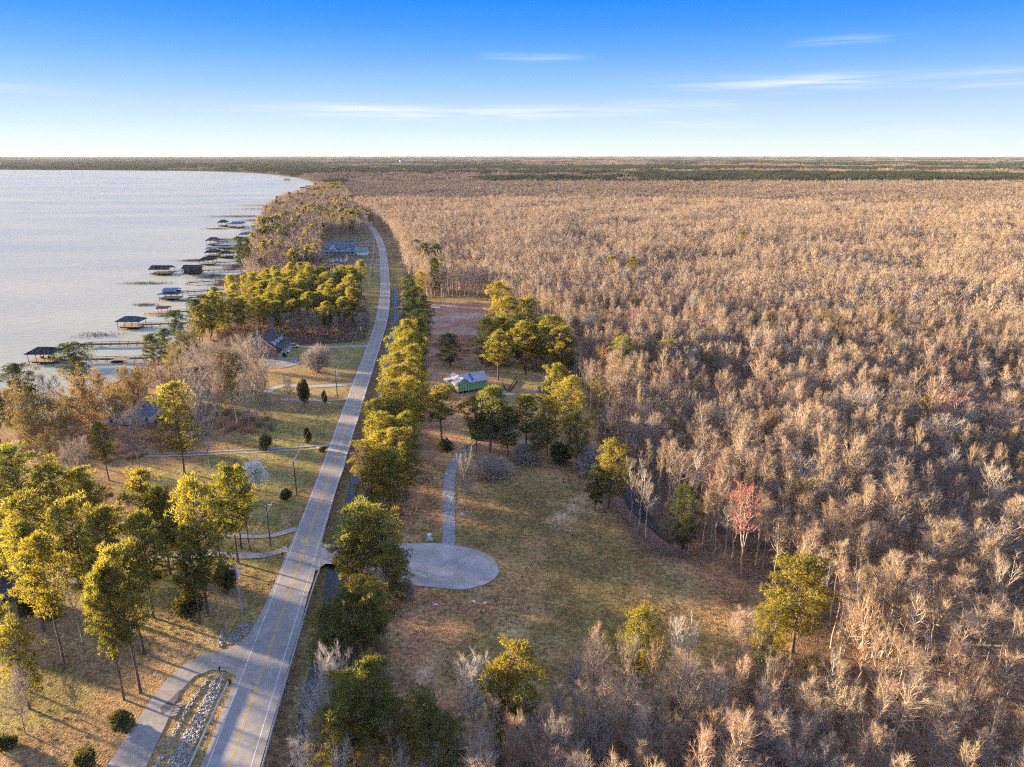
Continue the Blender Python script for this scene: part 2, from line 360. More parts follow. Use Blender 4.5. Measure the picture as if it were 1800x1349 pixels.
FIELD = gpl([(700, 1045), (690, 1150), (720, 1240), (800, 1290), (960, 1260), (1100, 1225), (1200, 1210), (1330, 1150), (1340, 1090), (1290, 1030), (1210, 975), (1130, 935), (1060, 880), (1020, 830), (900, 810), (830, 830), (700, 800), (680, 960)])
DIRT = gpl([(745, 640), (700, 820), (700, 950), (770, 955), (790, 800), (870, 780), (990, 800), (1000, 690), (870, 640)])
LOT = gpl([(752, 530), (848, 532), (862, 560), (838, 630), (765, 640), (756, 600)])
SWAMP = np.vstack([gpl([(760, 1750), (830, 1400), (870, 1330), (985, 1275), (1100, 1260), (1210, 1245), (1330, 1180), (1400, 1150), (1400, 1085), (1330, 1035), (1290, 1008), (1240, 982), (1190, 960), (1160, 925), (1128, 870), (1078, 830), (1052, 770), (1030, 720),
                        (1012, 670), (996, 630), (990, 590), (940, 560), (880, 545), (855, 524), (748, 524), (720, 500), (708, 470), (703, 440), (690, 420), (672, 402), (661, 392), (650, 384), (636, 378), (626, 372), (612, 345), (598, 329)]),
                   gpl([(560, 326), (2600, 326)]), [[900, 300, 0], [400, 60, 0]]])
SHOREWOOD = gpl([(557, 330), (598, 331), (612, 345), (626, 372), (636, 382), (646, 400), (645, 414), (575, 414), (566, 440), (563, 478), (520, 492), (450, 520), (436, 500), (432, 482), (443, 445), (461, 405), (467, 378), (500, 355), (540, 343)])

def ground_z(x, y):
    z = np.zeros(np.shape(x))
    d = dist_line(x, y, DITCH); z = z - 1.1 * np.clip(1.7 - d / 3.0, 0, 1)
    d = dist_line(x, y, CANAL); z = z - .9 * np.clip(2.0 - d / 3.4, 0, 1)
    d = dist_line(x, y, STREAM); z = z - .45 * np.clip(2.0 - d / 1.2, 0, 1)
    return z
def grid_axis(lo, hi, step, far, g=1.28):
    a = list(np.arange(lo, hi + 1e-6, step)); s = step
    b = []; x = a[-1]
    while x < far: s *= g; x += s; b.append(x)
    s = step; c = []; x = a[0]
    while x > -far: s *= g; x -= s; c.append(x)
    return np.array(c[::-1] + a + b)
gx = grid_axis(-190, 250, 1.6, 42000); gy = grid_axis(70, 470, 1.6, 30000)
gy = gy[gy > -2500]
GX, GY = np.meshgrid(gx, gy); shp = GX.shape; X, Y = GX.ravel(), GY.ravel()
Z = ground_z(X, Y) + np.where((Y < 480) & (np.abs(X) < 250), .12 * (N1.fbm(X / 14, Y / 14) - .5), 0)
wx = X + 7 * (N1.fbm(X / 9, Y / 9) - .5) * 2; wy = Y + 7 * (N2.fbm(X / 9, Y / 9) - .5) * 2
C = np.zeros((len(X), 3)); n1 = N3.fbm(X / 22, Y / 22)[:, None]; n2 = N2.fbm(X / 7 + 50, Y / 7)[:, None]
mixc = lambda a, b, t: np.asarray(a) * (1 - t) + np.asarray(b) * t
sm = lambda v, a, b: np.clip((v - a) / (b - a), 0, 1)
C[:] = mixc((.155, .105, .062), (.205, .15, .085), sm(n1, .35, .65))                            # yards: brown litter to dormant lawn
lawn = sm(N1.fbm(X / 16 + 9, Y / 16), .46, .6)[:, None] * (.75)
C = mixc(C, mixc((.15, .14, .055), (.115, .125, .045), n2), lawn * np.where(X < -20, 1, .35)[:, None])
fm = in_poly(wx, wy, FIELD)[:, None]
fcol = mixc((.165, .125, .072), (.105, .095, .046), sm(N1.fbm(X / 13 + 4, Y / 13), .4, .6)[:, None]); fcol = mixc(fcol, (.235, .19, .125), sm(n1, .5, .7) * .75)
brown = sm(N2.fbm(X / 20 + 3, Y / 20) + np.clip((Y[:, None][:, 0] - 118) * -.004, -.2, .2) + np.clip((-12 - X) * .02, -.3, .3), .45, .6)[:, None]
fcol = mixc(fcol, mixc((.20, .135, .09), (.17, .115, .075), n2), brown * .95)
C = np.where(fm, fcol * np.array([1.28, 1.12, 1.0]), C)
rim = np.clip(1 - dist_poly(wx, wy, FIELD) / 6, 0, 1)[:, None] * (X[:, None] > 5)
C = mixc(C, (.15, .08, .055), rim * .8 * (Y[:, None] > 118))
dm = in_poly(wx, wy, DIRT)[:, None] & ~fm
C = np.where(dm, mixc((.18, .115, .075), (.235, .165, .11), n2), C)
C = np.where(dm & (Y[:, None] > 205) & (X[:, None] > -5), mixc(C, (.15, .15, .06), .7 * sm(n1, .4, .6)), C)
lm = in_poly(wx, wy, LOT)[:, None]
C = np.where(lm, mixc((.18, .09, .06), (.21, .12, .085), sm(N1.fbm(X / 30, Y / 6), .4, .6)[:, None]), C)
C = np.where(lm & (sm(N2.fbm(X / 12, Y / 9), .56, .64)[:, None] > 0) & (Y[:, None] < 430), mixc(C, (.26, .2, .19), .45), C)
for (a, b, r) in [(1010, 895, 7), (985, 905, 5), (945, 835, 3), (930, 760, 6), (880, 745, 5), (745, 1160, 3), (770, 545, 7), (740, 1185, 4)]:       # bare pale sand scuffs
    g0 = gp(a, b); m_ = np.clip(1.3 - np.hypot(wx - g0[0], (wy - g0[1]) * .7) / r, 0, 1)[:, None] * sm(n2, .4, .65); C = mixc(C, (.30, .24, .19), m_ * .6 * sm(N1(X / 2.2, Y / 2.2), .3, .7)[:, None])
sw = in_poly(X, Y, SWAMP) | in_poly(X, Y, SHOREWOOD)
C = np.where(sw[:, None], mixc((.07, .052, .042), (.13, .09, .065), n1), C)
farm = np.hypot(X, Y) > 600
C = np.where((farm & ~sw)[:, None], mixc((.05, .06, .035), (.12, .09, .07), n1), C)
rd = dist_line(X, Y, RC_S)
side = (X - np.interp(Y, RC_S[:, 1], RC_S[:, 0])) > 0
C = mixc(C, mixc((.13, .125, .05), (.11, .11, .045), n2), (np.clip(1.6 - rd / 9, 0, 1) * (~side) * .55)[:, None])
C = mixc(C, (.10, .095, .04), (np.clip(2.2 - rd / 5, 0, 1) * side * .8)[:, None])
C = mixc(C, (.16, .09, .055), (np.clip(4.6 - rd, 0, 1) * .8)[:, None])
C = mixc(C, (.09, .062, .045), np.clip(1.7 - np.abs(dist_line(X, Y, DITCH) - 4.2) / 1.6, 0, 1)[:, None] * .8)
C = mixc(C, (.05, .045, .05), np.clip(2.2 - dist_line(X, Y, CANAL) / 5, 0, 1)[:, None] * .7)
ny, nx = shp
idx = np.arange(ny * nx).reshape(ny, nx)
F = np.stack([idx[:-1, :-1], idx[:-1, 1:], idx[1:, 1:], idx[1:, :-1]], -1).reshape(-1, 4)
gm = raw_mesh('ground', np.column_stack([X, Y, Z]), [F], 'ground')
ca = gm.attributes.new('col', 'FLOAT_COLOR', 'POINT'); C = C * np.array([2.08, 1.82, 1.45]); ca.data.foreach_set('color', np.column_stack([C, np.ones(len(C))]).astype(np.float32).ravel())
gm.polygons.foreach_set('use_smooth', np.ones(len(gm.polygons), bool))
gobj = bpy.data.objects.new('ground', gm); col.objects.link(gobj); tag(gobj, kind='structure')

def sheet(name, outline, z, m, kind='structure'):
    """a flat outline filled as one sheet"""
    import bmesh
    bm = bmesh.new(); vs = [bm.verts.new((p[0], p[1], z)) for p in outline]; f = bm.faces.new(vs)
    bmesh.ops.triangulate(bm, faces=[f]); bm.normal_update()
    for f in bm.faces:
        if f.normal.z < 0: f.normal_flip()
    me = bpy.data.meshes.new(name); bm.to_mesh(me); bm.free(); me.materials.append(MATS[m])
    o = bpy.data.objects.new(name, me); col.objects.link(o); return tag(o, kind=kind)
sheet('lake', LAKE_S, .12, 'lake_water')
o = MB().ribbon(DITCH, np.clip(2.5 + .9 * np.sin(np.arange(len(DITCH)) * .7) + .5 * np.sin(np.arange(len(DITCH)) * 1.9), 1.4, 4) * np.interp(DITCH[:, 1], [180, 260], [1, .42]), -.66).build('ditch_water', 'ditch_water'); tag(o, kind='structure')
o = MB().ribbon(CANAL, np.interp(np.arange(len(CANAL)), [0, 3, 6, 9, 12, 15, 30], [.6, 2.6, 4.6, 3.4, 5.2, 3.0, 1.2]), -.5).build('pond_water', 'ditch_water'); tag(o, kind='structure')
o = MB().ribbon(STREAM, 1.7 + .6 * np.sin(np.arange(len(STREAM)) * 1.3), -.12).build('stream_water', 'ditch_water'); tag(o, kind='structure')

# ------------------------------------------------------------------ roads, drives, markings
DZ = .09
rng = np.random.default_rng(5)
jit = lambda n, a: a * (rng.random(n) - .5)
MBr = MB()
def ribbon2(L, R, z): 
    n = len(L); V = np.vstack([np.column_stack([L[:, :2], np.full(n, z)]), np.column_stack([R[:, :2], np.full(n, z)])])
    return V, [(n + i, n + i + 1, i + 1, i) for i in range(n - 1)]
d = np.gradient(RC_S[:, :2], axis=0); d /= np.linalg.norm(d, axis=1)[:, None]; NRM = np.column_stack([-d[:, 1], d[:, 0]])
off = lambda o_: RC_S[:, :2] + NRM * np.broadcast_to(np.asarray(o_), (len(RC_S),))[:, None]
near = np.clip((150 - RC_S[:, 1]) / 40, 0, 1)
MBr.add(*ribbon2(off(W_S / 2 + .35 + .7 * near + jit(len(RC_S), .25)), off(-W_S / 2 - .45 - .8 * near - jit(len(RC_S), .35)), DZ + .05))
road = MBr.build('road', 'asphalt'); tag(road, kind='structure')
for nm, o_, w_, m_ in (('edge_line', W_S / 2, .13, 'line_white'), ('edge_line', -W_S / 2, .13, 'line_white'), ('centre_line', .13, .12, 'line_yellow'), ('centre_line', -.13, .12, 'line_yellow')):
    pl = off(o_); ob = MB().ribbon(pl, w_, DZ + .056).build(nm, m_, road)
for py_, sx_, wd_, ln_ in ((1222, .9, .5, 3.0), (1090, -1.2, .9, 2.0), (930, 1.0, .7, 4.0), (860, -1.1, .6, 3.0), (760, .8, .8, 5.0), (1300, -1.5, .4, 2.4)):
    c_ = gp(float(np.interp(py_, [a[0] for a in road_rows][::-1], [(a[1] + a[2]) / 2 for a in road_rows][::-1])), py_); i_ = int(np.argmin(np.abs(RC_S[:, 1] - c_[1]))); a_ = math.atan2(d[i_, 1], d[i_, 0])
    MB().poly([(c_[0] + sx_ + math.cos(a_) * u * ln_ / 2 - math.sin(a_) * v * wd_ / 2 * (1 + .4 * math.sin(5 * u + py_)), c_[1] + math.sin(a_) * u * ln_ / 2 + math.cos(a_) * v * wd_ / 2, DZ + .0535) for u, v in ((-1, -.6), (-.2, -1), (.8, -.8), (1, .3), (.4, 1), (-.7, .8))]).build('repair_patch', 'asphalt_old', road)
def drive(name, pts, w, m, z=DZ, step=3, rough=.5):
    pl = smooth_pl(gpl(pts), step); w = np.broadcast_to(np.asarray(w, float), (len(pl),)) + jit(len(pl), rough)
    o = MB().ribbon(pl, w, z).build(name, m); return tag(o, kind='structure')
sheet('driveway', np.vstack([gpl([(478, 1085)]), smooth_pl(gpl([(452, 1085), (440, 1112), (425, 1128), (400, 1142), (360, 1150), (328, 1166), (300, 1190), (272, 1222), (238, 1272), (180, 1360)]), 2.0), smooth_pl(gpl([(252, 1360), (302, 1252), (318, 1215), (342, 1190), (372, 1179), (396, 1180), (414, 1190)]), 2.0), gpl([(436, 1186)])]), DZ + .02, 'asphalt_old')
sheet('driveway_patch', smooth_pl(gpl([(318, 1212), (300, 1230), (281, 1246), (285, 1257), (300, 1248), (312, 1230)]), 1.5), DZ + .03, 'patch')
CUL = [(545, 948), (566, 956), (600, 960), (640, 960), (699, 957), (764, 956), (800, 960), (828, 965), (850, 973), (867, 984), (875, 996), (876, 1008), (869, 1018), (850, 1029), (828, 1035), (802, 1037), (773, 1034), (712, 1028), (650, 1012), (600, 995), (572, 992), (552, 1004), (530, 1020), (515, 1010)]
culo = sheet('turning_circle', np.vstack([gpl([(530, 948)]), smooth_pl(gpl(CUL[1:-3]), 1.5), gpl([(556, 1004), (516, 1012)])]), DZ + .03, 'asphalt_pale')
rimp = smooth_pl(gpl(CUL[4:18]), 1.5); MB().ribbon(rimp, .22, DZ + .036).build('edge_line', 'concrete', culo)
drive('gravel_path', [(789, 961), (789, 925), (789, 883), (789, 850), (795, 822), (806, 803), (822, 790)], 2.9, 'gravel_blue', z=DZ, step=1.2, rough=.55)
drive('gravel_track', [(522, 930), (505, 935), (482, 942), (440, 944), (401, 942), (350, 944), (300, 948)], 1.7, 'gravel', step=2, rough=.7)
drive('gravel_track', [(506, 965), (485, 972), (463, 977), (411, 977), (380, 975), (300, 982), (257, 985), (190, 1005), (150, 1020), (113, 1022), (60, 1012), (-30, 1010)], 2.2, 'gravel', step=2, rough=.8)
for dy in (-2.5, 2.5):
    drive('gravel_rut', [(577, 783 + dy * .6), (540, 788 + dy), (470, 792 + dy), (367, 797 + dy), (290, 800 + dy), (217, 799 + dy)], .75, 'gravel', step=2, rough=.35)
drive('gravel_apron', [(583, 781), (568, 785), (556, 788)], [1.5] * 1 + [0] * 0 or 2.5, 'gravel', z=DZ + .01, step=3)
drive('concrete_drive', [(627, 675), (600, 677), (570, 679), (540, 680), (500, 678), (478, 684), (470, 690)], 3.6, 'concrete', step=4, rough=.3)
drive('narrow_drive', [(612, 702), (580, 704), (540, 704), (493, 703)], 1.7, 'concrete', step=4, rough=.3)
drive('concrete_drive', [(645, 609), (600, 610), (560, 611), (520, 610), (498, 611)], 3.2, 'concrete', step=4, rough=.3)
drive('footpath', [(512, 612), (506, 618), (497, 622)], 1.1, 'concrete', step=3, rough=.1)
sheet('gravel_lot', smooth_pl(gpl([(458, 633), (490, 629), (528, 631), (527, 640), (495, 648), (462, 646)]), 3), DZ, 'lot_gravel')
for yy, x0 in ((478, 640), (466, 640), (457, 625), (444, 612), (432, 604), (426, 604)):
    drive('narrow_drive', [(668, yy), (650, yy + .3), (x0, yy + .4)], 3.0, 'concrete', step=6, rough=.3)
drive('narrow_drive', [(700, 540), (712, 541), (725, 541)], 3, 'concrete', step=5)
# ------------------------------------------------------------------ tree shapes
def ortho(d):
    ref = np.where(np.abs(d[:, 2:3]) > .9, np.array([[1., 0, 0]]), np.array([[0, 0, 1.]])); a = np.cross(d, ref)
    return a / (np.linalg.norm(a, axis=1)[:, None] + 1e-9)
def unit(v): return v / (np.linalg.norm(v, axis=-1, keepdims=True) + 1e-9)
class Acc:
    def __init__(s): s.v = []; s.q = []; s.t = []; s.n = 0
    def tubes(s, *a):
        V, Fq = tubes(*a); s.v.append(V); s.q.append(Fq + s.n); s.n += len(V)
    def tris(s, A, B, Cc):
        V = np.stack([A, B, Cc], 1).reshape(-1, 3); s.v.append(V); s.t.append(np.arange(len(V)).reshape(-1, 3) + s.n); s.n += len(V)
    def mesh(s, name, m): return raw_mesh(name, np.vstack(s.v), ([np.vstack(s.q)] if s.q else []) + ([np.vstack(s.t)] if s.t else []), m)
def rdir(r, n): return unit(r.normal(size=(n, 3)))
def leaves(acc, r, P, D, ln, wd, jl=.5):
    n = len(P); D = unit(D + r.normal(size=(n, 3)) * jl); S = unit(np.cross(D, rdir(r, n))); l = ln * (.6 + .8 * r.random((n, 1))); w = wd * (.6 + .8 * r.random((n, 1)))
    acc.tris(P - S * w / 2, P + S * w / 2, P + D * l)
def trunk_line(r, H, wander, n=7):
    t = np.linspace(0, 1, n); p = np.zeros((n, 3)); p[:, 2] = t * H; p[1:, :2] = np.cumsum(r.normal(size=(n - 1, 2)) * wander, axis=0); return p
def pine(seed, H=20., cr=3.6, cb=.5, nc=100, nf=64, fl=.5, fw=.17, top=.96, wander=.12, sides=7, rs=1.0):
    """loblolly-like pine: bare straight trunk, short limbs carrying rounded tufts of needles"""
    r = np.random.default_rng(seed); tl = trunk_line(r, H * .96, wander); n = len(tl); tr = Acc(); cw = Acc()
    rr = H * .0125 * (1 - .8 * np.linspace(0, 1, n)); rr[0] *= 1.25
    tr.tubes(tl[:-1], tl[1:], rr[:-1], rr[1:], sides)
    h = cb + (1.0 - cb) * (np.arange(nc) + r.random(nc)) / nc; s = (h - cb) / (1 - cb)
    az = np.arange(nc) * 2.399 + r.normal(size=nc) * .5; ph = r.random(4) * 6.283
    lobe = 1 + .28 * np.sin(2 * az + ph[0] + 5 * s) + .22 * np.sin(3 * az + ph[1] - 9 * s) + .18 * np.sin(11 * s + ph[2])
    env = cr * np.clip(np.sin(np.pi * np.clip(.16 + .78 * s, 0, 1)) ** .7, .15, 1) * (.45 + .65 * r.random(nc)) * np.clip(lobe, .35, 1.5); env[-3:] *= .35
    base = np.column_stack([np.interp(h * H, tl[:, 2], tl[:, 0]), np.interp(h * H, tl[:, 2], tl[:, 1]), h * H - .25 * env])
    c = base + np.column_stack([np.cos(az) * env, np.sin(az) * env, .45 * env + .3 * r.normal(size=nc)])
    c[:, 2] = np.minimum(c[:, 2], H * top + .6)
    tr.tubes(base, c, np.full(nc, .075 * rs), np.full(nc, .03 * rs), 3)
    # dead stubs on the bare trunk
    k = 7; hz = H * (cb - .22 * r.random(k)); a2 = r.random(k) * 6.28; b0 = np.column_stack([np.interp(hz, tl[:, 2], tl[:, 0]), np.interp(hz, tl[:, 2], tl[:, 1]), hz])
    tr.tubes(b0, b0 + np.column_stack([np.cos(a2), np.sin(a2), -.1 + .3 * r.random(k)]) * (.6 + 1.2 * r.random((k, 1))), np.full(k, .05), np.full(k, .015), 3)
    R = (.42 + .5 * r.random(nc)) * (cr / 3.6) ** .5
    R[-4:] *= .9
    u = rdir(r, nc * nf); u[:, 2] = u[:, 2] * .8 + .18; u = unit(u)
    P = np.repeat(c, nf, 0) + u * (np.repeat(R, nf) * (.4 + .6 * r.random(nc * nf) ** .5))[:, None] * np.array([1.15, 1.15, .72])
    leaves(cw, r, P, u + np.array([0, 0, .35]), fl, fw, .55)
    # outer sprigs that roughen the outline
    ns = nc * 12; ii = r.integers(0, nc, ns); u = rdir(r, ns); u[:, 2] = np.abs(u[:, 2]) * .7; P = c[ii] + u * R[ii][:, None] * np.array([1.35, 1.35, .95])
    leaves(cw, r, P, u + np.array([0, 0, .4]), fl * 1.1, fw * .8, .7)
    return tr, cw
def bare(seed, H=17., cr=2.8, cb=.42, npri=22, nsec=9, ntw=11, tw=.03, tl_=.95, up=.6, wander=.16, forks=1, leaf=None, r0=.0085, sides=6, secs=3):
    """leafless tree: ascending limbs, side branches, a haze of fine twigs"""
    r = np.random.default_rng(seed); tr = Acc(); cw = Acc(); stems = []
    tl = trunk_line(r, H * (.96 if forks == 1 else .3), wander, 7 if forks == 1 else 4); rr = np.linspace(1, .22 if forks == 1 else .8, len(tl)) * H * r0; rr[0] *= 1.3
    tr.tubes(tl[:-1], tl[1:], rr[:-1], rr[1:], sides); stems.append(tl)
    if forks > 1:
        stems = []
        for k in range(forks):
            a = k * 6.283 / forks + r.random() * .9; sp = cr * (.32 + .3 * r.random()); s = trunk_line(r, H * (.6 + .07 * r.random()), wander, 6)
            q = np.linspace(0, 1, 6) ** .8; s[:, 0] += np.cos(a) * sp * q; s[:, 1] += np.sin(a) * sp * q; s += tl[-1]
            r2 = np.linspace(.75, .2, 6) * H * r0; tr.tubes(s[:-1], s[1:], r2[:-1], r2[1:], sides - 1); stems.append(s)
    PB, PD, PL = [], [], []
    for s in stems:
        m = max(4, npri // len(stems)); lo = max(cb * H, s[0, 2] + .1); h = lo + (s[-1, 2] - lo) * (np.arange(m) + r.random(m)) / m
        b = np.column_stack([np.interp(h, s[:, 2], s[:, i]) for i in range(3)]); q = (h - cb * H) / (H * (1 - cb) + 1e-6)
        a = np.arange(m) * 2.399 + r.random() * 6 + r.normal(size=m) * .4; inc = rad(62) * (1 - .62 * q) * (1.25 - up * .42) + r.normal(size=m) * .1
        ln = cr * (.35 + .75 * np.sin(np.pi * np.clip(.28 + .62 * q, 0, 1))) * (.7 + .5 * r.random(m)) * (1 if len(stems) == 1 else .75)
        PB.append(b); PD.append(np.column_stack([np.cos(a) * np.sin(inc), np.sin(a) * np.sin(inc), np.cos(inc)])); PL.append(ln)
    B, D, Ln = np.vstack(PB), np.vstack(PD), np.concatenate(PL); m = len(B)
    M = B + D * (Ln * .5)[:, None]; D2 = unit(D + np.array([0, 0, .35]) + r.normal(size=(m, 3)) * .16); E = M + D2 * (Ln * .62)[:, None]
    rb = .010 * Ln + .028; (tr).tubes(B, M, rb * 1.35, rb, 4); tr.tubes(M, E, rb, rb * .4, 3)
    if nsec:
        i = np.repeat(np.arange(m), nsec); t = .2 + .8 * r.random(len(i)); first = (t < .55)[:, None]
        sb = np.where(first, B[i] + D[i] * (Ln[i] * t * .9)[:, None], M[i] + D2[i] * (Ln[i] * (t - .5) * 1.2)[:, None])
        sd_ = unit(D2[i] * .8 + r.normal(size=(len(i), 3)) * .55 + np.array([0, 0, .3])); sl = Ln[i] * (.28 + .3 * r.random(len(i))) * (1.15 - .4 * t)
        se = sb + sd_ * sl[:, None]
        if secs: cw.tubes(sb, se, np.full(len(i), .024), np.full(len(i), .009), secs)
        else: S = ortho(sd_) * .05; cw.tris(sb - S, sb + S, se)
    else: sb, se, sd_, sl = B, E, D2, Ln
    if ntw:
        k = np.repeat(np.arange(len(sb)), ntw); t = .15 + .85 * r.random((len(k), 1)); P = sb[k] + (se - sb)[k] * t
        leaves(cw, r, P, sd_[k] + np.array([0, 0, .3]), tl_, tw, .5)
    lf = None
    if leaf:
        lf = Acc(); k = r.integers(0, len(sb), leaf[0]); P = sb[k] + (se - sb)[k] * (.3 + .8 * r.random((leaf[0], 1))) + r.normal(size=(leaf[0], 3)) * leaf[3]
        leaves(lf, r, P, rdir(r, leaf[0]), leaf[1], leaf[2], 1.)
    return tr, cw, lf
def bush(seed, R=1., n=1400, lobes=9, fl=.22, fw=.14, flat=1.0):
    """rounded shrub standing on the ground, unit radius"""
    r = np.random.default_rng(seed); cw = Acc(); c = rdir(r, lobes) * np.array([.62, .62, .5]) * r.random((lobes, 1)) ** .4; c[:, 2] = np.abs(c[:, 2]) * 1.2 + .42
    rr = .24 + .26 * r.random(lobes); i = r.integers(0, lobes, n); u = rdir(r, n); P = c[i] + u * (rr[i] * (.6 + .4 * r.random(n) ** .5))[:, None]; P[:, 2] = np.abs(P[:, 2]) * flat
    leaves(cw, r, P, u + np.array([0, 0, .3]), fl, fw, .6)
    st = Acc(); b = np.zeros((lobes, 3)); st.tubes(b + c * np.array([.15, .15, 0]), c * np.array([1, 1, flat]), np.full(lobes, .035), np.full(lobes, .012), 4)
    return st, cw
def brush(seed, n=130, H=2.2, R=1.6):
    r = np.random.default_rng(seed); cw = Acc(); P = np.column_stack([r.normal(size=(n, 2)) * R * .5, np.zeros(n)]); D = unit(np.column_stack([r.normal(size=(n, 2)) * .45, np.ones(n)]))
    l = H * (.4 + .6 * r.random((n, 1))); S = ortho(D) * .035; cw.tris(P - S, P + S, P + D * l); k = np.repeat(np.arange(n), 5); q = P[k] + D[k] * l[k] * (.3 + .65 * r.random((len(k), 1)))
    leaves(cw, r, q, D[k], .55, .03, .7); return cw
PROTO = {}
def proto(kind, res, bark, leafm, extra=None):
    t = res[0].mesh(kind + '_trunk', bark); c = res[1].mesh(kind + '_crown', leafm)
    e = res[2].mesh(kind + '_leaf', extra) if len(res) > 2 and res[2] is not None else None
    PROTO.setdefault(kind, []).append((t, c, e))
for s in range(7):
    proto('pine', pine(100 + s, cb=[.4, .36, .45, .32, .4, .46, .33][s], cr=[3.6, 3.9, 3.3, 4.1, 3.4, 3.7, 4.0][s], nc=[104, 115, 96, 125, 102, 98, 128][s], nf=56), 'pine_bark', 'needles')
for s in range(6):
    proto('row_pine', pine(130 + s, H=20, cb=[.2, .28, .16, .24, .32, .2][s], cr=[4.6, 4.2, 4.9, 4.4, 4.0, 4.7][s], nc=[140, 118, 150, 128, 112, 140][s], nf=54), 'pine_bark', 'needles')
for s in range(3):
    proto('dark_pine', pine(150 + s, cb=.16, cr=4.6, nc=140, nf=56), 'pine_bark', 'needles_dark')
for s in range(3):
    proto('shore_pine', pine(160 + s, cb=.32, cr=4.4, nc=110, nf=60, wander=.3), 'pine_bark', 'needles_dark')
for s in range(8):
    proto('swamp', bare(200 + s, cr=[2.5, 2.1, 2.9, 2.3, 2.7, 1.9, 3.1, 2.4][s], cb=[.5, .56, .46, .58, .48, .6, .44, .54][s], npri=[22, 20, 26, 18, 24, 18, 26, 20][s], up=1.0, ntw=9, r0=.0095), 'swamp_bark', 'swamp_twigs')
for s in range(4):
    proto('spread', bare(230 + s, H=17, cr=5.2, cb=.32, npri=36, nsec=9, ntw=11, tl_=1.1, forks=4, wander=.3), 'swamp_bark', 'grey_twigs')
for s in range(3):
    proto('rust', bare(240 + s, H=17, cr=4.6, cb=.3, npri=34, nsec=9, ntw=12, tl_=1.1, forks=3, wander=.3), 'swamp_bark', 'rust_twigs')
for s in range(2):
    proto('maple', bare(250 + s, H=17, cr=4.6, cb=.48, npri=36, nsec=8, ntw=8, forks=3, up=.8, leaf=(1500, .26, .16, .2), r0=.012), 'pale_bark', 'red_twigs', 'maple_red')
for s in range(3):
    proto('gold', bare(260 + s, H=15, cr=5.2, cb=.25, npri=40, nsec=8, ntw=7, forks=3, leaf=(4200, .34, .22, .35)), 'swamp_bark', 'rust_twigs', 'gold_leaf')
for s in range(2):
    proto('mossy', bare(270 + s, H=15, cr=4.8, cb=.3, npri=34, nsec=9, ntw=10, forks=4, leaf=(3600, .6, .09, .25)), 'swamp_bark', 'grey_twigs', 'moss_grey')
for s in range(2):
    proto('budding', bare(280 + s, H=15, cr=3.6, cb=.3, npri=30, nsec=8, ntw=8, forks=2, leaf=(2600, .34, .2, .3)), 'swamp_bark', 'rust_twigs', 'olive_leaf')
proto('blossom', bare(290, H=8, cr=3.0, cb=.3, npri=34, nsec=7, ntw=3, up=.2, leaf=(7000, .26, .22, .38)), 'swamp_bark', 'grey_twigs', 'blossom')
proto('pale', bare(291, H=17, cr=3.0, cb=.42, npri=20, nsec=7, ntw=7, forks=2, r0=.010), 'pale_bark', 'grey_twigs')
proto('pale', bare(292, H=17, cr=2.4, cb=.5, npri=16, nsec=7, ntw=7, forks=1, r0=.010), 'pale_bark', 'grey_twigs')
for s in range(2): proto('silver', bare(293 + s, H=17, cr=4.4, cb=.3, npri=42, nsec=9, ntw=10, forks=3, r0=.011, tw=.036), 'pale_bark', 'silver_twigs')
for s in range(4): proto('shrub', bush(300 + s), 'swamp_bark', 'shrub_leaf')
proto('tall_shrub', bush(310, flat=1.7, n=2200, lobes=12), 'swamp_bark', 'shrub_leaf')
proto('brush_shrub', bush(311, n=2600, lobes=14, fl=.26, fw=.03), 'swamp_bark', 'grey_twigs')
PH = dict(silver=17, pine=20, row_pine=20, dark_pine=20, shore_pine=20, swamp=17, spread=17, rust=17, maple=17, gold=15, mossy=15, budding=15, blossom=8, pale=17, shrub=1.25, tall_shrub=2.1, brush_shrub=1.25)
PW = dict(silver=5.1, pine=4.2, row_pine=5.2, dark_pine=5.2, shore_pine=5.2, swamp=2.8, spread=6.0, rust=5.4, maple=5.3, gold=6, mossy=5.6, budding=4.3, blossom=2.9, pale=3.2, shrub=1.0, tall_shrub=1.0, brush_shrub=1.0)
tr_rng = random.Random(11); CNT = {}
TREES = []
def tree(kind, base, h, w=None, name='bare_tree', label=None, cat='tree', group=None, var=None, crown='crown', rz=None):
    """base: ground point; h: height in metres; w: crown radius in metres"""
    k = CNT.get(kind, 0); CNT[kind] = k + 1; P_ = PROTO[kind]; t, c, e = P_[(k if var is None else var) % len(P_)]
    s = h / PH[kind]; sw_ = s if w is None else w / PW[kind]
    o = thing(name, (base[0], base[1], base[2] if len(base) > 2 else 0), tr_rng.random() * 6.283 if rz is None else rz, label, cat, group); o.scale = (sw_, sw_, s)
    link_mesh('trunk' if 'shrub' not in kind else 'stem', t, o); co = link_mesh(crown, c, o)
    if e: link_mesh({'blossom': 'blossoms', 'mossy': 'moss', 'maple': 'buds'}.get(kind, 'leaves'), e, o)
    TREES.append((base[0], base[1])); return o
def ptree(kind, bx, by, ty, w=None, **k):
    """a tree placed by the photo row and column of its foot, and the row of its top; w: crown radius in photo pixels"""
    b = gp(bx, by); b[2] = float(ground_z(np.array([b[0]]), np.array([b[1]]))[0]) - .05
    h = top_z(b[1], ty) - b[2]; return tree(kind, b, h, None if w is None else w / ppm(by), **k)
# ------------------------------------------------------------------ trees one can pick out
PT = dict(name='pine_tree', cat='pine tree')
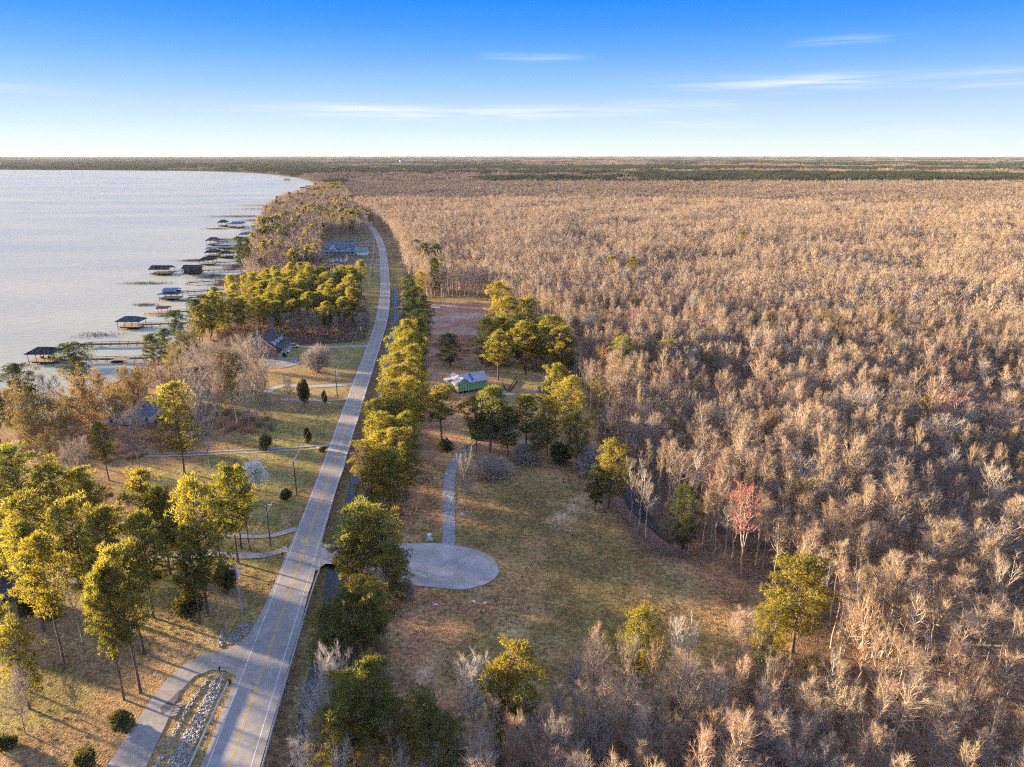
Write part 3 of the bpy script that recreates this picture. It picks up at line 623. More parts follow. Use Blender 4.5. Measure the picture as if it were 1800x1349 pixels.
# lower left grove: foot x, foot y, top y, crown radius (px), label
for bx, by, ty, w, lab, kind in [
    (247, 1218, 968, 42, 'tall pine with bare trunk rising from the mulch bed beside the asphalt driveway', 'pine'),
    (218, 1230, 1000, 30, 'thin half dead pine with broken pale stubs beside the asphalt driveway bed', 'pine'),
    (113, 1177, 945, 40, 'tall pine behind the leaning pale trunk, in front of the brick gable at the edge', 'pine'),
    (78, 1110, 925, 42, 'pine leaning over the corner of the brick house at the photo edge', 'pine'),
    (203, 1152, 985, 36, 'slender pine whose foot stands furthest left of the trunks behind the mulch bed', 'pine'),
    (253, 1150, 960, 38, 'pine whose straight trunk stands just behind the tallest bare trunk', 'pine'),
    (270, 1086, 905, 38, 'pine with a full crown in the middle of the left grove lawn', 'pine'),
    (276, 992, 828, 38, 'pine with a straight dark trunk standing at the inner gravel track', 'pine'),
    (366, 1078, 846, 50, 'broadest pine of the left grove, near the pale power pole', 'row_pine'),
    (352, 1095, 925, 34, 'pine with low golden branches beside the broadest pine of the left grove', 'row_pine'),
    (419, 990, 823, 34, 'double crowned pine on the strip between the two gravel tracks, nearest the pale pole', 'pine'),
    (440, 966, 822, 22, 'narrow pine closest to the white blossoming tree', 'pine'),
    (424, 964, 838, 26, 'shorter pine between the two trunks near the white blossoming tree', 'pine'),
    (389, 1000, 872, 28, 'pine standing left of the gravel track beside the power pole', 'pine'),
    (88, 1068, 872, 52, 'big pine with a wide golden crown above the brick house at the photo edge', 'pine'),
    (60, 968, 785, 48, 'large pine at the left photo edge below the gold leafed tree', 'row_pine'),
    (0, 960, 795, 45, 'pine cut by the left photo edge below the golden tree', 'row_pine'),
    (118, 968, 818, 38, 'darker pine among the cluster below the bare grey tree', 'row_pine'),
    (168, 960, 825, 36, 'pine with spreading boughs below the bare grey tree', 'pine'),
    (188, 1010, 850, 34, 'pine in the middle of the crowded left grove behind the gravel track', 'row_pine'),
    (218, 1090, 895, 40, 'pine in front of the small white blossoming tree', 'pine'),
    (160, 1075, 880, 38, 'pine directly behind the leaning pale trunk', 'row_pine'),
    (20, 1040, 900, 44, 'pine hanging over the brick house roof at the photo edge', 'pine'),
    (300, 1010, 862, 36, 'pine filling the gap behind the broadest pine of the left grove', 'row_pine'),
    (330, 1020, 890, 36, 'pine with its crown tucked behind the broadest pine, by the gravel track', 'pine'),
    (52, 1246, 1098, 38, 'short bright pine at the left photo edge above the lawn', 'row_pine'),
    (-8, 1190, 1030, 36, 'small pine cut by the photo edge in front of the brick house', 'pine'),
    (324, 832, 675, 42, 'tall dense pine with rounded crown standing by the two-rut gravel track', 'row_pine'),
    (192, 845, 745, 22, 'small pine between the bare grey tree and the gold leafed trees', 'pine'),
]:
    ptree(kind, bx, by, ty, w * .96, label=lab, group='pines of the lower left grove', **PT)
for bx, by, ty, w, lab in [
    (146, 690, 605, 33, 'dark pine standing alone on the lake shore in front of the near boathouse pier'),
    (58, 742, 640, 34, 'ragged dark pine with open boughs on the shore below the near boathouse'),
    (8, 800, 668, 24, 'leaning dark pine at the photo edge on the shore'),
    (318, 632, 548, 17, 'small dark pine on the shore by the second hip roofed boathouse'),
    (278, 668, 588, 20, 'dark pine on the shore at the foot of the bare pier'),
    (300, 660, 580, 18, 'dark pine just inland of the bare pier'),
    (425, 486, 417, 13, 'taller of two pines standing at the water beyond the reeds'),
    (437, 484, 421, 11, 'shorter of two pines standing at the water beyond the reeds'),
    (352, 608, 528, 24, 'dark pine at the lakeward corner of the roadside grove'),
    (372, 592, 520, 22, 'dark pine behind the lakeward corner of the roadside grove')]:
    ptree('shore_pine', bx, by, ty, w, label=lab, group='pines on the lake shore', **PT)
# the row along the right verge
row_lab = 'golden pine in the crowded row along the right verge of the road'
r_ = random.Random(3)
for bx, by, ty, w in [(628, 1355, 1185, 54), (660, 1325, 1168, 42), (700, 1350, 1232, 44), (752, 1365, 1226, 52), (600, 1380, 1250, 40), (780, 1390, 1262, 40), (648, 1175, 1020, 44), (615, 1180, 1045, 42), (585, 1190, 1070, 34), (665, 1150, 1030, 36),
                      (672, 1040, 905, 44), (640, 1032, 888, 46), (610, 1038, 945, 34), (655, 985, 890, 34), (690, 1060, 965, 28),
                      (690, 905, 792, 36), (655, 900, 805, 26), (712, 880, 778, 26), (700, 868, 755, 32), (672, 862, 760, 30), (648, 868, 775, 24), (695, 840, 740, 30), (668, 838, 728, 28), (715, 828, 728, 26),
                      (690, 800, 702, 30), (665, 808, 705, 24), (715, 792, 690, 28), (692, 772, 672, 28), (720, 765, 665, 26), (698, 745, 645, 28), (725, 738, 632, 26), (702, 722, 622, 26), (728, 712, 608, 24),
                      (708, 700, 598, 26), (725, 688, 585, 24), (705, 680, 578, 24), (716, 668, 563, 22), (735, 672, 590, 18), (740, 720, 640, 18), (738, 760, 680, 18)]:
    sec = next(t for q, t in ((1200, 'at the bottom photo edge by the ditch'), (1100, 'just below the turning circle'), (960, 'crowding over the mouth of the turning circle'), (850, 'beside the brown yard left of the gravel path'), (750, 'level with the two-rut track across the road'), (690, 'level with the concrete drive across the road'), (0, 'at its far end beside the dirt lot')) if by >= q)
    ptree('row_pine', bx + r_.uniform(-4, 4), by, ty, w * 1.05, label='golden pine of the right verge row ' + sec, group='pines of the right verge row ' + sec, **PT)
for bx, by, ty, w in [(722, 640, 560, 18), (738, 625, 545, 20), (728, 598, 525, 18), (745, 590, 520, 18), (735, 570, 505, 16), (722, 560, 500, 14), (742, 640, 560, 16), (748, 612, 545, 14)]:
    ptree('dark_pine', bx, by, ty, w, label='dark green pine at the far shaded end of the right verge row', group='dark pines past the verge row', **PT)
for bx, by, ty, w, lab in [(719, 528, 484, 14, 'round golden pine by the road beyond the cleared lot'), (740, 525, 478, 12, 'narrow golden pine right behind the round one beyond the cleared lot'),
                           (748, 478, 428, 15, 'dark pine at the road bend among bare trees'), (768, 480, 430, 14, 'dark pine further from the road at the bend'), (733, 462, 422, 13, 'dark green pine closest to the road bend'), (775, 500, 455, 14, 'dark pine at the edge of the cleared lot wood'),
                           (650, 398, 374, 8, 'small golden pine where the road vanishes')]:
    ptree('dark_pine' if 'dark' in lab else 'row_pine', bx, by, ty, w, label=lab, group='pines at the road bend', **PT)
# middle pines round the houses
for bx, by, ty, w, lab, kind in [
    (778, 784, 684, 36, 'golden pine with twin trunks in front of the green sheathed house', 'pine'),
    (862, 796, 682, 34, 'golden pine in front of the teal cottage door', 'pine'),
    (926, 800, 698, 30, 'golden pine over the end of the teal cottage', 'pine'),
    (838, 790, 700, 24, 'olive pine just right of the twin trunk pine', 'row_pine'),
    (893, 803, 715, 24, 'olive pine between the cottage door and the cottage end', 'row_pine'),
    (945, 812, 735, 22, 'low olive pine hiding the corner of the teal cottage', 'row_pine'),
    (962, 800, 700, 22, 'darker pine beside the teal cottage by the canal bank', 'row_pine'),
    (1000, 788, 664, 34, 'large golden pine on the canal bank behind the teal cottage', 'row_pine'),
    (975, 765, 642, 26, 'golden pine highest on the canal bank near the piled lumber', 'row_pine'),
    (1014, 820, 732, 26, 'small golden pine on the canal bank below the large one', 'row_pine'),
    (1070, 895, 778, 36, 'golden pine overhanging the open pond at the field edge', 'row_pine'),
    (1046, 898, 820, 22, 'low pine bough mass beside the pond at the field edge', 'dark_pine'),
    (1092, 690, 595, 34, 'golden pine rising from the swamp edge across the canal', 'row_pine'),
    (1168, 672, 598, 17, 'small pine alone in the swamp beside the larger golden pine', 'row_pine'),
    (1614, 775, 700, 21, 'lone green pine far inside the swamp forest towards the right', 'row_pine'),
    (1073, 505, 450, 12, 'left one of two tiny pines in the distant swamp', 'row_pine'),
    (1109, 505, 453, 12, 'right one of two tiny pines in the distant swamp', 'row_pine'),
    (1300, 455, 407, 9, 'tiny single pine in the distant swamp canopy', 'row_pine'),
    (1198, 978, 858, 30, 'green evergreen with narrow top at the field edge by the pond', 'dark_pine'),
    (1392, 1148, 986, 66, 'big golden pine at the corner of the field and the swamp', 'row_pine'),
    (1345, 1165, 1062, 34, 'low dark pine crouching beside the big corner pine', 'row_pine'),
    (1122, 1205, 1076, 48, 'round headed golden pine standing in front of the field', 'row_pine'),
    (908, 1322, 1136, 50, 'tall twin trunk pine at the lower end of the field with sunlit top', 'row_pine'),
    (880, 1327, 1165, 30, 'slimmer trunk pine leaning against the tall pine at the lower field end', 'row_pine'),
    (877, 600, 497, 26, 'golden topped pine at the back of the cluster beyond the green house', 'row_pine'),
    (893, 618, 523, 24, 'pine in the middle of the back row of the cluster', 'row_pine'),
    (928, 618, 524, 26, 'broad pine on the swamp side of the cluster back row', 'row_pine'),
    (876, 668, 584, 24, 'pine with two thin trunks behind the green sheathed house', 'pine'),
    (924, 658, 568, 28, 'pine with bare trunks over the needle strewn ground behind the lumber', 'pine'),
    (942, 655, 572, 24, 'second pine over the needle strewn ground behind the lumber', 'pine'),
    (970, 660, 556, 26, 'golden pine at the swamp edge of the cluster', 'row_pine'),
    (985, 668, 575, 28, 'dark sided pine at the swamp edge of the cluster', 'row_pine'),
    (855, 645, 562, 26, 'dark green pine filling the near side of the cluster by the dirt lot', 'dark_pine'),
    (880, 640, 560, 26, 'dark green pine in the shaded core of the cluster', 'dark_pine'),
    (910, 635, 555, 26, 'dark green pine deep inside the cluster', 'dark_pine'),
    (950, 640, 560, 24, 'dark green pine deep on the swamp side of the cluster', 'dark_pine'),
    (1000, 655, 592, 20, 'low dark pine at the canal head', 'dark_pine'),
    (791, 645, 588, 25, 'dark round evergreen standing alone beside the dirt lot', 'dark_pine'),
    (765, 520, 455, 16, 'dark evergreen at the back corner of the dirt lot', 'dark_pine'),
    (683, 384, 371, 7, 'small olive pine in the swamp beyond the bend, nearest the road', 'row_pine'),
    (718, 384, 370, 8, 'first of three small distant pines in a line beyond the bend', 'row_pine'),
    (737, 384, 367, 9, 'middle of three small distant pines in a line beyond the bend', 'row_pine'),
    (755, 383, 364, 9, 'last of three small distant pines in a line beyond the bend', 'row_pine'),
]:
    ptree(kind, bx, by, ty, w, label=lab, group='scattered pines right of the road', **PT)
# grove between lake and road, behind the brick house
GROVE = gpl([(345, 622), (395, 575), (420, 540), (470, 525), (540, 512), (640, 520), (648, 560), (640, 592), (560, 602), (500, 596), (440, 592), (400, 612)])
gr = np.random.default_rng(8); n_g = 0; pts = []
while n_g < 88:
    p = GROVE[:, :2].min(0) + gr.random(2) * (GROVE[:, :2].max(0) - GROVE[:, :2].min(0))
    if not in_poly(p[:1], p[1:], GROVE)[0] or any(np.hypot(*(p - q)) < 4.2 for q in pts) or abs(np.interp(p[1], RC_S[:, 1], RC_S[:, 0]) - p[0]) < 12: continue
    pts.append(p); n_g += 1
    tree(['pine', 'row_pine', 'pine'][n_g % 3], p, 17 + 6 * gr.random(), 3.6 + 1.6 * gr.random(), label='pine of the close grove between the lake shore and the road', group='pines of the grove by the lake', **PT)
for i in range(34):
    p = gp(470 + 168 * gr.random(), 590 + 14 * gr.random())
    tree(['swamp', 'pale', 'rust', 'swamp'][i % 4], p, 10 + 5 * gr.random(), 2.0 + gr.random(), label='thin bare stem along the shaded front edge of the lake grove', group='bare stems before the lake grove', name='bare_tree', cat='tree')
# bare and leafing trees
BT = dict(name='bare_tree', cat='tree')
for kind, bx, by, ty, w, lab in [
    ('gold', 176, 800, 666, 46, 'gold leafed tree with the highest crown on the near shore'),
    ('gold', 75, 822, 705, 44, 'gold leafed tree near the photo edge on the shore'),
    ('gold', 128, 812, 705, 34, 'gold leafed tree between the two larger gold ones'),
    ('gold', 240, 745, 655, 40, 'thin gold budding tree at the water behind the grey hip roof'),
    ('rust', 105, 755, 662, 30, 'pinkish bare tree on the shore beside the dark lone pine'),
    ('rust', 300, 715, 640, 40, 'tan bare tree in front of the pier with the boat'),
    ('gold', 345, 665, 585, 28, 'gold brown bushy tree at the grove corner near the shore'),
    ('spread', 246, 830, 722, 38, 'bare grey rounded tree beside the tall dense pine'),
    ('spread', 375, 840, 688, 28, 'tall thin bare tree right of the tall dense pine'),
    ('spread', 138, 880, 790, 26, 'low bare tree in the shade under the gold leafed trees'),
    ('spread', 165, 875, 775, 26, 'low bare tree in the litter left of the bare grey tree'),
    ('gold', 215, 770, 690, 34, 'gold tinted tree just in front of the blue grey hip roof'),
    ('gold', 40, 790, 690, 36, 'gold leafed tree closest to the leaning shore pine'),
    ('rust', 265, 705, 640, 30, 'tan bare tree on the bank at the landing of the near pier'),
    ('gold', 320, 700, 618, 30, 'gold brown tree on the bank beside the brown roofed house'),
    ('rust', 190, 735, 660, 30, 'rust bare tree between the lone dark pine and the hip roof'),
    ('budding', 100, 850, 765, 30, 'olive budding tree at the foot of the gold leafed trees'),
    ('budding', 20, 860, 780, 30, 'olive budding tree at the photo edge under the gold crowns'),
    ('spread', 410, 725, 615, 34, 'pale bare tree in the middle of the thicket by the brick house'),
    ('spread', 372, 715, 610, 34, 'pale bare tree directly beside the brown roof'),
    ('spread', 440, 775, 665, 26, 'small pale bare tree at the lawn side foot of the thicket'),
    ('rust', 395, 765, 655, 24, 'brownish bare tree at the bottom of the pale thicket'),
    ('spread', 450, 748, 600, 42, 'largest pale bare tree in front of the brick house'),
    ('budding', 415, 752, 628, 38, 'bare tree with yellow green buds in the pale thicket'),
    ('spread', 388, 742, 612, 40, 'pale bare tree on the lake side of the thicket by the brick house'),
    ('spread', 350, 745, 625, 36, 'pale bare tree over the brown roof near the shore'),
    ('rust', 470, 760, 660, 22, 'slim pale bare tree on the lawn edge below the thicket'),
    ('spread', 425, 700, 605, 30, 'pale bare tree close to the brick gable wall'),
    ('spread', 506, 706, 665, 15, 'small bare tree beside the concrete drive loop'),
    ('pale', 146, 1143, 1030, 24, 'leaning pale trunked bare tree in the left grove'),
    ('spread', 45, 1290, 1185, 38, 'bare tree on the lawn above the photo corner'),
    ('rust', 142, 1265, 1190, 22, 'small bare shrub-like tree on the lawn by the round bush'),
    ('spread', 818, 908, 805, 22, 'bare vase shaped tree beside the gravel path'),
    ('rust', 640, 880, 790, 24, 'rust brown bare tree standing among the verge pines'),
    ('rust', 700, 700, 625, 16, 'orange brown bare tree in the verge row gap'),
    ('silver', 590, 1315, 1150, 44, 'silver grey bare tree over the ditch beside the verge pines'),
    ('silver', 560, 1365, 1245, 34, 'silver grey bare tree low over the ditch at the bottom'),
    ('silver', 832, 1320, 1163, 44, 'silver bare tree with a pink sunlit top next to the twin trunk pine'),
    ('spread', 672, 1090, 1010, 20, 'small grey bare tree poking out of the verge pines'),
    ('maple', 1302, 1015, 866, 42, 'red budded maple with pale forked trunk at the field edge'),
    ('maple', 1062, 660, 605, 18, 'pink budded maple beside the swamp edge pine'),
    ('pale', 1120, 930, 820, 26, 'pale thin bare tree standing in the open pond'),
    ('pale', 1136, 945, 850, 20, 'pale bare tree at the field tip of the pond'),
    ('pale', 1108, 915, 800, 22, 'pale bare tree under the pond pine'),
    ('swamp', 1252, 985, 815, 26, 'tall straight bare tree between the evergreen and the red maple'),
    ('pale', 1215, 930, 795, 34, 'sunlit crooked bare tree above the evergreen by the pond'),
    ('swamp', 1042, 1240, 1112, 20, 'narrow bare tree with tufted top at the lower field edge'),
    ('spread', 1105, 1262, 1130, 32, 'bare tree with drooping grey boughs below the round headed pine'),
    ('rust', 1145, 1250, 1132, 24, 'orange tinted bare tree directly right of the round headed pine foot'),
    ('silver', 1190, 1240, 1096, 36, 'large silver bare tree in front of the field'),
    ('rust', 1242, 1260, 1145, 24, 'bare tree in the gap between silver tree and orange tree'),
    ('rust', 1285, 1255, 1135, 30, 'orange bare tree before the field corner'),
    ('budding', 1330, 1240, 1105, 34, 'yellow green budding tree below the big corner pine'),
    ('budding', 1410, 1250, 1150, 28, 'green and bare mixed tree right under the big corner pine'),
    ('spread', 1345, 1300, 1165, 28, 'bare tree with crooked dead limbs below the budding tree'),
    ('rust', 1500, 1235, 1068, 50, 'broad sunlit bare tree right of the big corner pine'),
    ('rust', 1530, 1290, 1120, 52, 'broad pinkish bare tree below the sunlit one'),
    ('mossy', 1465, 1370, 1220, 48, 'moss hung tree glowing in the sun at the bottom'),
    ('mossy', 1170, 1400, 1262, 40, 'moss hung bare tree at the bottom of the field wood'),
    ('mossy', 1215, 1360, 1235, 36, 'grey moss hung tree beside a taller bare one at the bottom'),
]:
    ptree(kind, bx, by, ty, w, label=lab, group='bare and budding trees', **BT)
ptree('blossom', 452, 874, 824, 19, name='blossoming_tree', label='small rounded tree white with blossom beside the narrow pine', cat='tree')
ptree('blossom', 158, 965, 905, 14, name='blossoming_tree', label='small white blossoming tree half hidden in the left grove', cat='tree')
ptree('spread', 505, 947, 908, 12, name='bare_tree', label='sparse pale sapling near the gravel track by the road', cat='tree')
# shrubs
for kind, bx, by, w, h, lab in [
    ('brush_shrub', 558, 655, 30, 11, 'largest rounded olive shrub on the lawn before the brick house'), ('tall_shrub', 536, 713, 12, 9.5, 'upright dense shrub beside the concrete drive'), ('shrub', 571, 710, 6, 4.5, 'small pointed evergreen by the narrow drive'),
    ('shrub', 542, 778, 8, 5, 'dark pointed shrub on the lawn near the road'), ('shrub', 465, 788, 15, 4, 'golden mounded bush near the two-rut track'), ('shrub', 569, 794, 9, 1.6, 'low dark bush at the mouth of the two-rut track'), ('shrub', 504, 880, 12, 3, 'low brown bush on the verge between the yard poles'),
    ('shrub', 211, 1280, 26, 2.6, 'round clipped bush with a hollow top on the lawn'), ('shrub', 146, 1349, 28, 2.6, 'round clipped bush at the bottom photo edge'), ('shrub', 8, 1312, 22, 2.2, 'low bush in the bed at the photo corner'), ('shrub', 46, 1080, 24, 3.6, 'dark bush against the brick house wall'),
    ('shrub', 85, 1090, 16, 4, 'small holly bush under the grove pines'), ('tall_shrub', 335, 1090, 26, 6, 'dense green bush under the broadest pine'), ('tall_shrub', 400, 1040, 20, 6, 'dark bush behind the pale power pole'), ('brush_shrub', 865, 835, 40, 5, 'brown brush pile of a bush at the end of the gravel path'),
    ('brush_shrub', 925, 810, 30, 4.5, 'brown tangled bush before the teal cottage end'), ('tall_shrub', 640, 790, 10, 4, 'dark bush on the ditch bank under the verge pines'), ('tall_shrub', 985, 815, 24, 6, 'leafy shrub on the bank below the large canal pine'),
    ('brush_shrub', 1040, 830, 34, 7, 'grey twiggy shrub on the canal bank'), ('brush_shrub', 965, 700, 26, 8, 'tan twiggy shrub at the canal head near the lumber'), ('brush_shrub', 700, 1010, 22, 6, 'grey twiggy shrub over the edge of the turning circle'), ('brush_shrub', 712, 1050, 22, 4, 'brown shrub at the near edge of the turning circle'),
    ('shrub', 785, 795, 16, 3.5, 'leafy bush at the feet of the twin trunk pine'), ('brush_shrub', 640, 575, 14, 7, 'olive bush at the roadside corner of the grove'), ('shrub', 500, 628, 5, 2, 'clipped bush at the porch steps of the brick house')]:
    b = gp(bx, by); w_ = w / ppm(by); o = tree(kind, b, h, w_, name='shrub', label=lab, cat='shrub', group='shrubs', crown='foliage')

# ------------------------------------------------------------------ the swamp forest and the woods beyond
def in_view(x, y, m=140):
    px, py = to_px(x, y, np.full(np.shape(x), 8.)); return (px > -m) & (px < 1800 + m) & (py < 1349 + 190) & (y > 30)
def scatter(poly, step, rgen, lo=(-1e9, -1e9), hi=(1e9, 1e9), keep=.9):
    a = np.maximum(poly[:, :2].min(0), lo); b = np.minimum(poly[:, :2].max(0), hi)
    xs = np.arange(a[0], b[0], step); ys = np.arange(a[1], b[1], step * .87); gx_, gy_ = np.meshgrid(xs, ys); gx_ = gx_ + (np.arange(len(ys))[:, None] % 2) * step / 2
    x = gx_.ravel() + (rgen.random(gx_.size) - .5) * step * .95; y = gy_.ravel() + (rgen.random(gx_.size) - .5) * step * .95
    k = (rgen.random(len(x)) < keep); x, y = x[k], y[k]; k = in_view(x, y); x, y = x[k], y[k]; k = in_poly(x, y, poly); return x[k], y[k]
hidden = bpy.data.collections.new('prototypes')
def pcol(name, meshes):
    c = bpy.data.collections.new(name)
    for i, me in enumerate(meshes):
        o = bpy.data.objects.new('%s_%02d' % (name, i), me); c.objects.link(o)
    return c
def join_meshes(name, parts, mats):
    """one mesh out of several Acc's, each with its material"""
    V = []; Fs = []; mi = []; n = 0
    for acc, k in parts:
        v = np.vstack(acc.v)
        for grp in (acc.q, acc.t):
            if grp: f = np.vstack(grp); Fs.append(f + n); mi.append(np.full(len(f), k))
        V.append(v); n += len(v)
    me = raw_mesh(name, np.vstack(V), Fs, mats[0])
    for m_ in mats[1:]: me.materials.append(MATS[m_])
    me.polygons.foreach_set('material_index', np.concatenate(mi).astype(np.int32)); return me
def gn_forest(name, collection, pos, rot, scl, var, label, cat='forest'):
    me = bpy.data.meshes.new(name); me.vertices.add(len(pos)); me.vertices.foreach_set('co', np.asarray(pos, np.float32).ravel())
    a = me.attributes.new('rz', 'FLOAT', 'POINT'); a.data.foreach_set('value', np.asarray(rot, np.float32))
    a = me.attributes.new('scl', 'FLOAT_VECTOR', 'POINT'); a.data.foreach_set('vector', np.asarray(scl, np.float32).ravel())
    a = me.attributes.new('var', 'INT', 'POINT'); a.data.foreach_set('value', np.asarray(var, np.int32))
    o = bpy.data.objects.new(name, me); col.objects.link(o); tag(o, label, cat, None, 'stuff')
    g = bpy.data.node_groups.new(name, 'GeometryNodeTree'); g.interface.new_socket('Geometry', in_out='INPUT', socket_type='NodeSocketGeometry'); g.interface.new_socket('Geometry', in_out='OUTPUT', socket_type='NodeSocketGeometry')
    N = g.nodes.new; L = g.links.new; gi = N('NodeGroupInput'); go = N('NodeGroupOutput'); ip = N('GeometryNodeInstanceOnPoints'); ci = N('GeometryNodeCollectionInfo')
    ci.inputs['Collection'].default_value = collection; ci.inputs['Separate Children'].default_value = True; ci.inputs['Reset Children'].default_value = True; ci.transform_space = 'ORIGINAL'
    def na(nm, t):
        n = N('GeometryNodeInputNamedAttribute'); n.data_type = t; n.inputs['Name'].default_value = nm; return n.outputs['Attribute']
    cx = N('ShaderNodeCombineXYZ'); L(na('rz', 'FLOAT'), cx.inputs['Z']); er = N('FunctionNodeEulerToRotation'); L(cx.outputs[0], er.inputs[0])
    L(gi.outputs[0], ip.inputs['Points']); L(ci.outputs[0], ip.inputs['Instance']); ip.inputs['Pick Instance'].default_value = True
    L(na('var', 'INT'), ip.inputs['Instance Index']); L(er.outputs[0], ip.inputs['Rotation']); L(na('scl', 'FLOAT_VECTOR'), ip.inputs['Scale']); L(ip.outputs[0], go.inputs[0])
    md = o.modifiers.new('instances', 'NODES'); md.node_group = g; return o
fr = np.random.default_rng(77)
NEAR_R, MID_R = 380., 1250.
x, y = scatter(SWAMP, 4.2, fr, hi=(2600, 2100), keep=.92)
rr_ = np.hypot(x, y)
gap = N1.fbm(x / 60, y / 60); keep = ((rr_ < 250) | (fr.random(len(x)) < np.clip(1.25 - np.clip(gap - .52, 0, 1) * 4, .25, 1))) & ((rr_ < MID_R) | (fr.random(len(x)) < .55))
TX = np.array(TREES)
near_t = np.zeros(len(x), bool); sel = np.where(rr_ < 420)[0]
near_t[sel] = np.min(np.hypot(x[sel][:, None] - TX[None, :, 0], y[sel][:, None] - TX[None, :, 1]), axis=1) < 2.4
for q_, rq in (((1392, 1148), 7.5), ((1385, 1190), 6), ((1122, 1205), 5), ((1302, 1015), 5), ((1092, 690), 5), ((1614, 775), 4)):
    g0 = gp(*q_); keep &= np.hypot(x - g0[0], y - g0[1]) > rq
keep &= ~near_t & (dist_line(x, y, CANAL) > 2.9) & (dist_line(x, y, STREAM) > 1.2)
x, y, rr_ = x[keep], y[keep], rr_[keep]
hN = 10.5 + 8.5 * N2.fbm(x / 38 + 30, y / 38) + 4.0 * fr.random(len(x)) - 2
hN *= np.where(fr.random(len(x)) < .12, 1.2, 1) * np.where(fr.random(len(x)) < .15, .72, 1)
wS = (.78 + .85 * fr.random(len(x)) ** 1.8) * hN / 17 * np.where(rr_ > MID_R, 1.25, 1); rz = fr.random(len(x)) * 6.283
# 300 nearest ones that the camera sees stand as trees of their own
px, py = to_px(x, y, hN * .8); vis = (px > 5) & (px < 1795) & (py < 1340)
order = np.argsort(np.where(vis, rr_, 1e9))[:165]
lab_sw = 'leafless tan grey tree packed into the near swamp forest'
sp_w = fr.random(len(x))
for i in order:
    kd = 'swamp' if sp_w[i] < .86 else ('pale' if sp_w[i] < .93 else 'rust')
    tree(kd, (x[i], y[i], -.05), hN[i], PW[kd] * wS[i] * (1 if kd in ('swamp', 'pale') else .72), label=lab_sw, group='bare trees of the near swamp', rz=rz[i], name='bare_tree', cat='tree')
left = np.ones(len(x), bool); left[order] = False
# near copies of the same shapes
near_meshes = []
for s in range(8):
    near_meshes.append(join_meshes('swamp_tree', [(a, k) for k, a in enumerate(bare(200 + s, cr=[2.6, 2.2, 3.0, 2.4, 2.8, 2.0, 3.2, 2.5][s], cb=[.5, .56, .46, .58, .48, .6, .44, .54][s], npri=[20, 18, 22, 16, 20, 16, 22, 18][s], nsec=8, ntw=8, tw=.036, up=1.0, r0=.0095)[:2])], ['swamp_bark', 'swamp_twigs']))
near_meshes.append(join_meshes('swamp_tree', [(a, k) for k, a in enumerate(bare(251, cr=4, cb=.45, npri=30, nsec=8, ntw=8, tw=.036, forks=3)[:2])], ['pale_bark', 'grey_twigs']))
near_meshes.append(join_meshes('swamp_tree', [(a, k) for k, a in enumerate(bare(252, cr=3.6, cb=.4, npri=30, nsec=8, ntw=9, tw=.036, forks=3)[:2])], ['swamp_bark', 'red_twigs']))
near_meshes.append(join_meshes('swamp_tree', [(a, k) for k, a in enumerate(bare(253, H=17, cr=3.4, cb=.4, npri=28, nsec=8, ntw=8, tw=.036, forks=2, leaf=(1500, .34, .2, .3)))], ['swamp_bark', 'rust_twigs', 'olive_leaf']))
mid_meshes = []
for s in range(7):
    mid_meshes.append(join_meshes('swamp_tree', [(a, k) for k, a in enumerate(bare(400 + s, cr=2.5 + .3 * (s % 3), cb=.42 + .03 * (s % 4), npri=13, nsec=4, ntw=3, tw=.15, tl_=1.3, sides=4, secs=0, r0=.009)[:2])], ['swamp_bark', 'swamp_twigs']))
mid_meshes.append(join_meshes('swamp_tree', [(a, k) for k, a in enumerate(bare(410, cr=3.2, cb=.42, npri=13, nsec=4, ntw=3, tw=.15, tl_=1.3, sides=4, secs=0)[:2])], ['pale_bark', 'grey_twigs']))
for s_i, tm_ in ((411, 'rust_twigs'), (412, 'red_twigs')):
    mid_meshes.append(join_meshes('swamp_tree', [(a, k) for k, a in enumerate(bare(s_i, cr=3.0, cb=.4, npri=13, nsec=4, ntw=3, tw=.15, tl_=1.3, sides=4, secs=0)[:2])], ['swamp_bark', tm_]))
def far_bare(seed):
    r = np.random.default_rng(seed); tr = Acc(); cw = Acc(); tr.tubes(np.array([[0, 0, 0.]]), np.array([[0, 0, 13.]]), np.array([.2]), np.array([.06]), 3)
    n = 90; a = r.random(n) * 6.283; h = 7 + 8.5 * r.random(n); q = (h - 7) / 9; rad_ = 2.4 * np.sqrt(r.random(n)) * (1 - .5 * q); P = np.column_stack([np.cos(a) * rad_, np.sin(a) * rad_, h])
    leaves(cw, r, P, np.column_stack([np.cos(a) * .5, np.sin(a) * .5, np.ones(n)]), 2.0, .24, .4); return tr, cw
far_meshes = [join_meshes('far_tree', [(a, k) for k, a in enumerate(far_bare(500 + s))], ['swamp_bark', 'far_swamp_twigs']) for s in range(6)]
def stuff_of(name, mask, meshes, weights, label):
    n = mask.sum(); w = np.array(weights, float); v = fr.choice(len(meshes), n, p=w / w.sum())
    pos = np.column_stack([x[mask], y[mask], np.full(n, -.05)]); scl = np.column_stack([wS[mask], wS[mask], hN[mask] / 17])
    return gn_forest(name, pcol(name + '_shapes', meshes), pos, rz[mask], scl, v, label)
near_s = left & (rr_ < NEAR_R); mid_s = left & (rr_ >= NEAR_R) & (rr_ < MID_R); far_s = left & (rr_ >= MID_R)
stuff_of('near_swamp_forest', near_s, near_meshes, [1] * 8 + [.6, .35, .3], 'leafless swamp forest behind the field, tan in the low sun')
stuff_of('middle_swamp_forest', mid_s, mid_meshes, [1] * 7 + [.8, .8, .3], 'leafless swamp forest canopy in the middle distance')
stuff_of('far_swamp_forest', far_s, far_meshes, [1] * 6, 'leafless swamp forest reaching to the dark pine belt')
print('swamp', len(order), near_s.sum(), mid_s.sum(), far_s.sum())
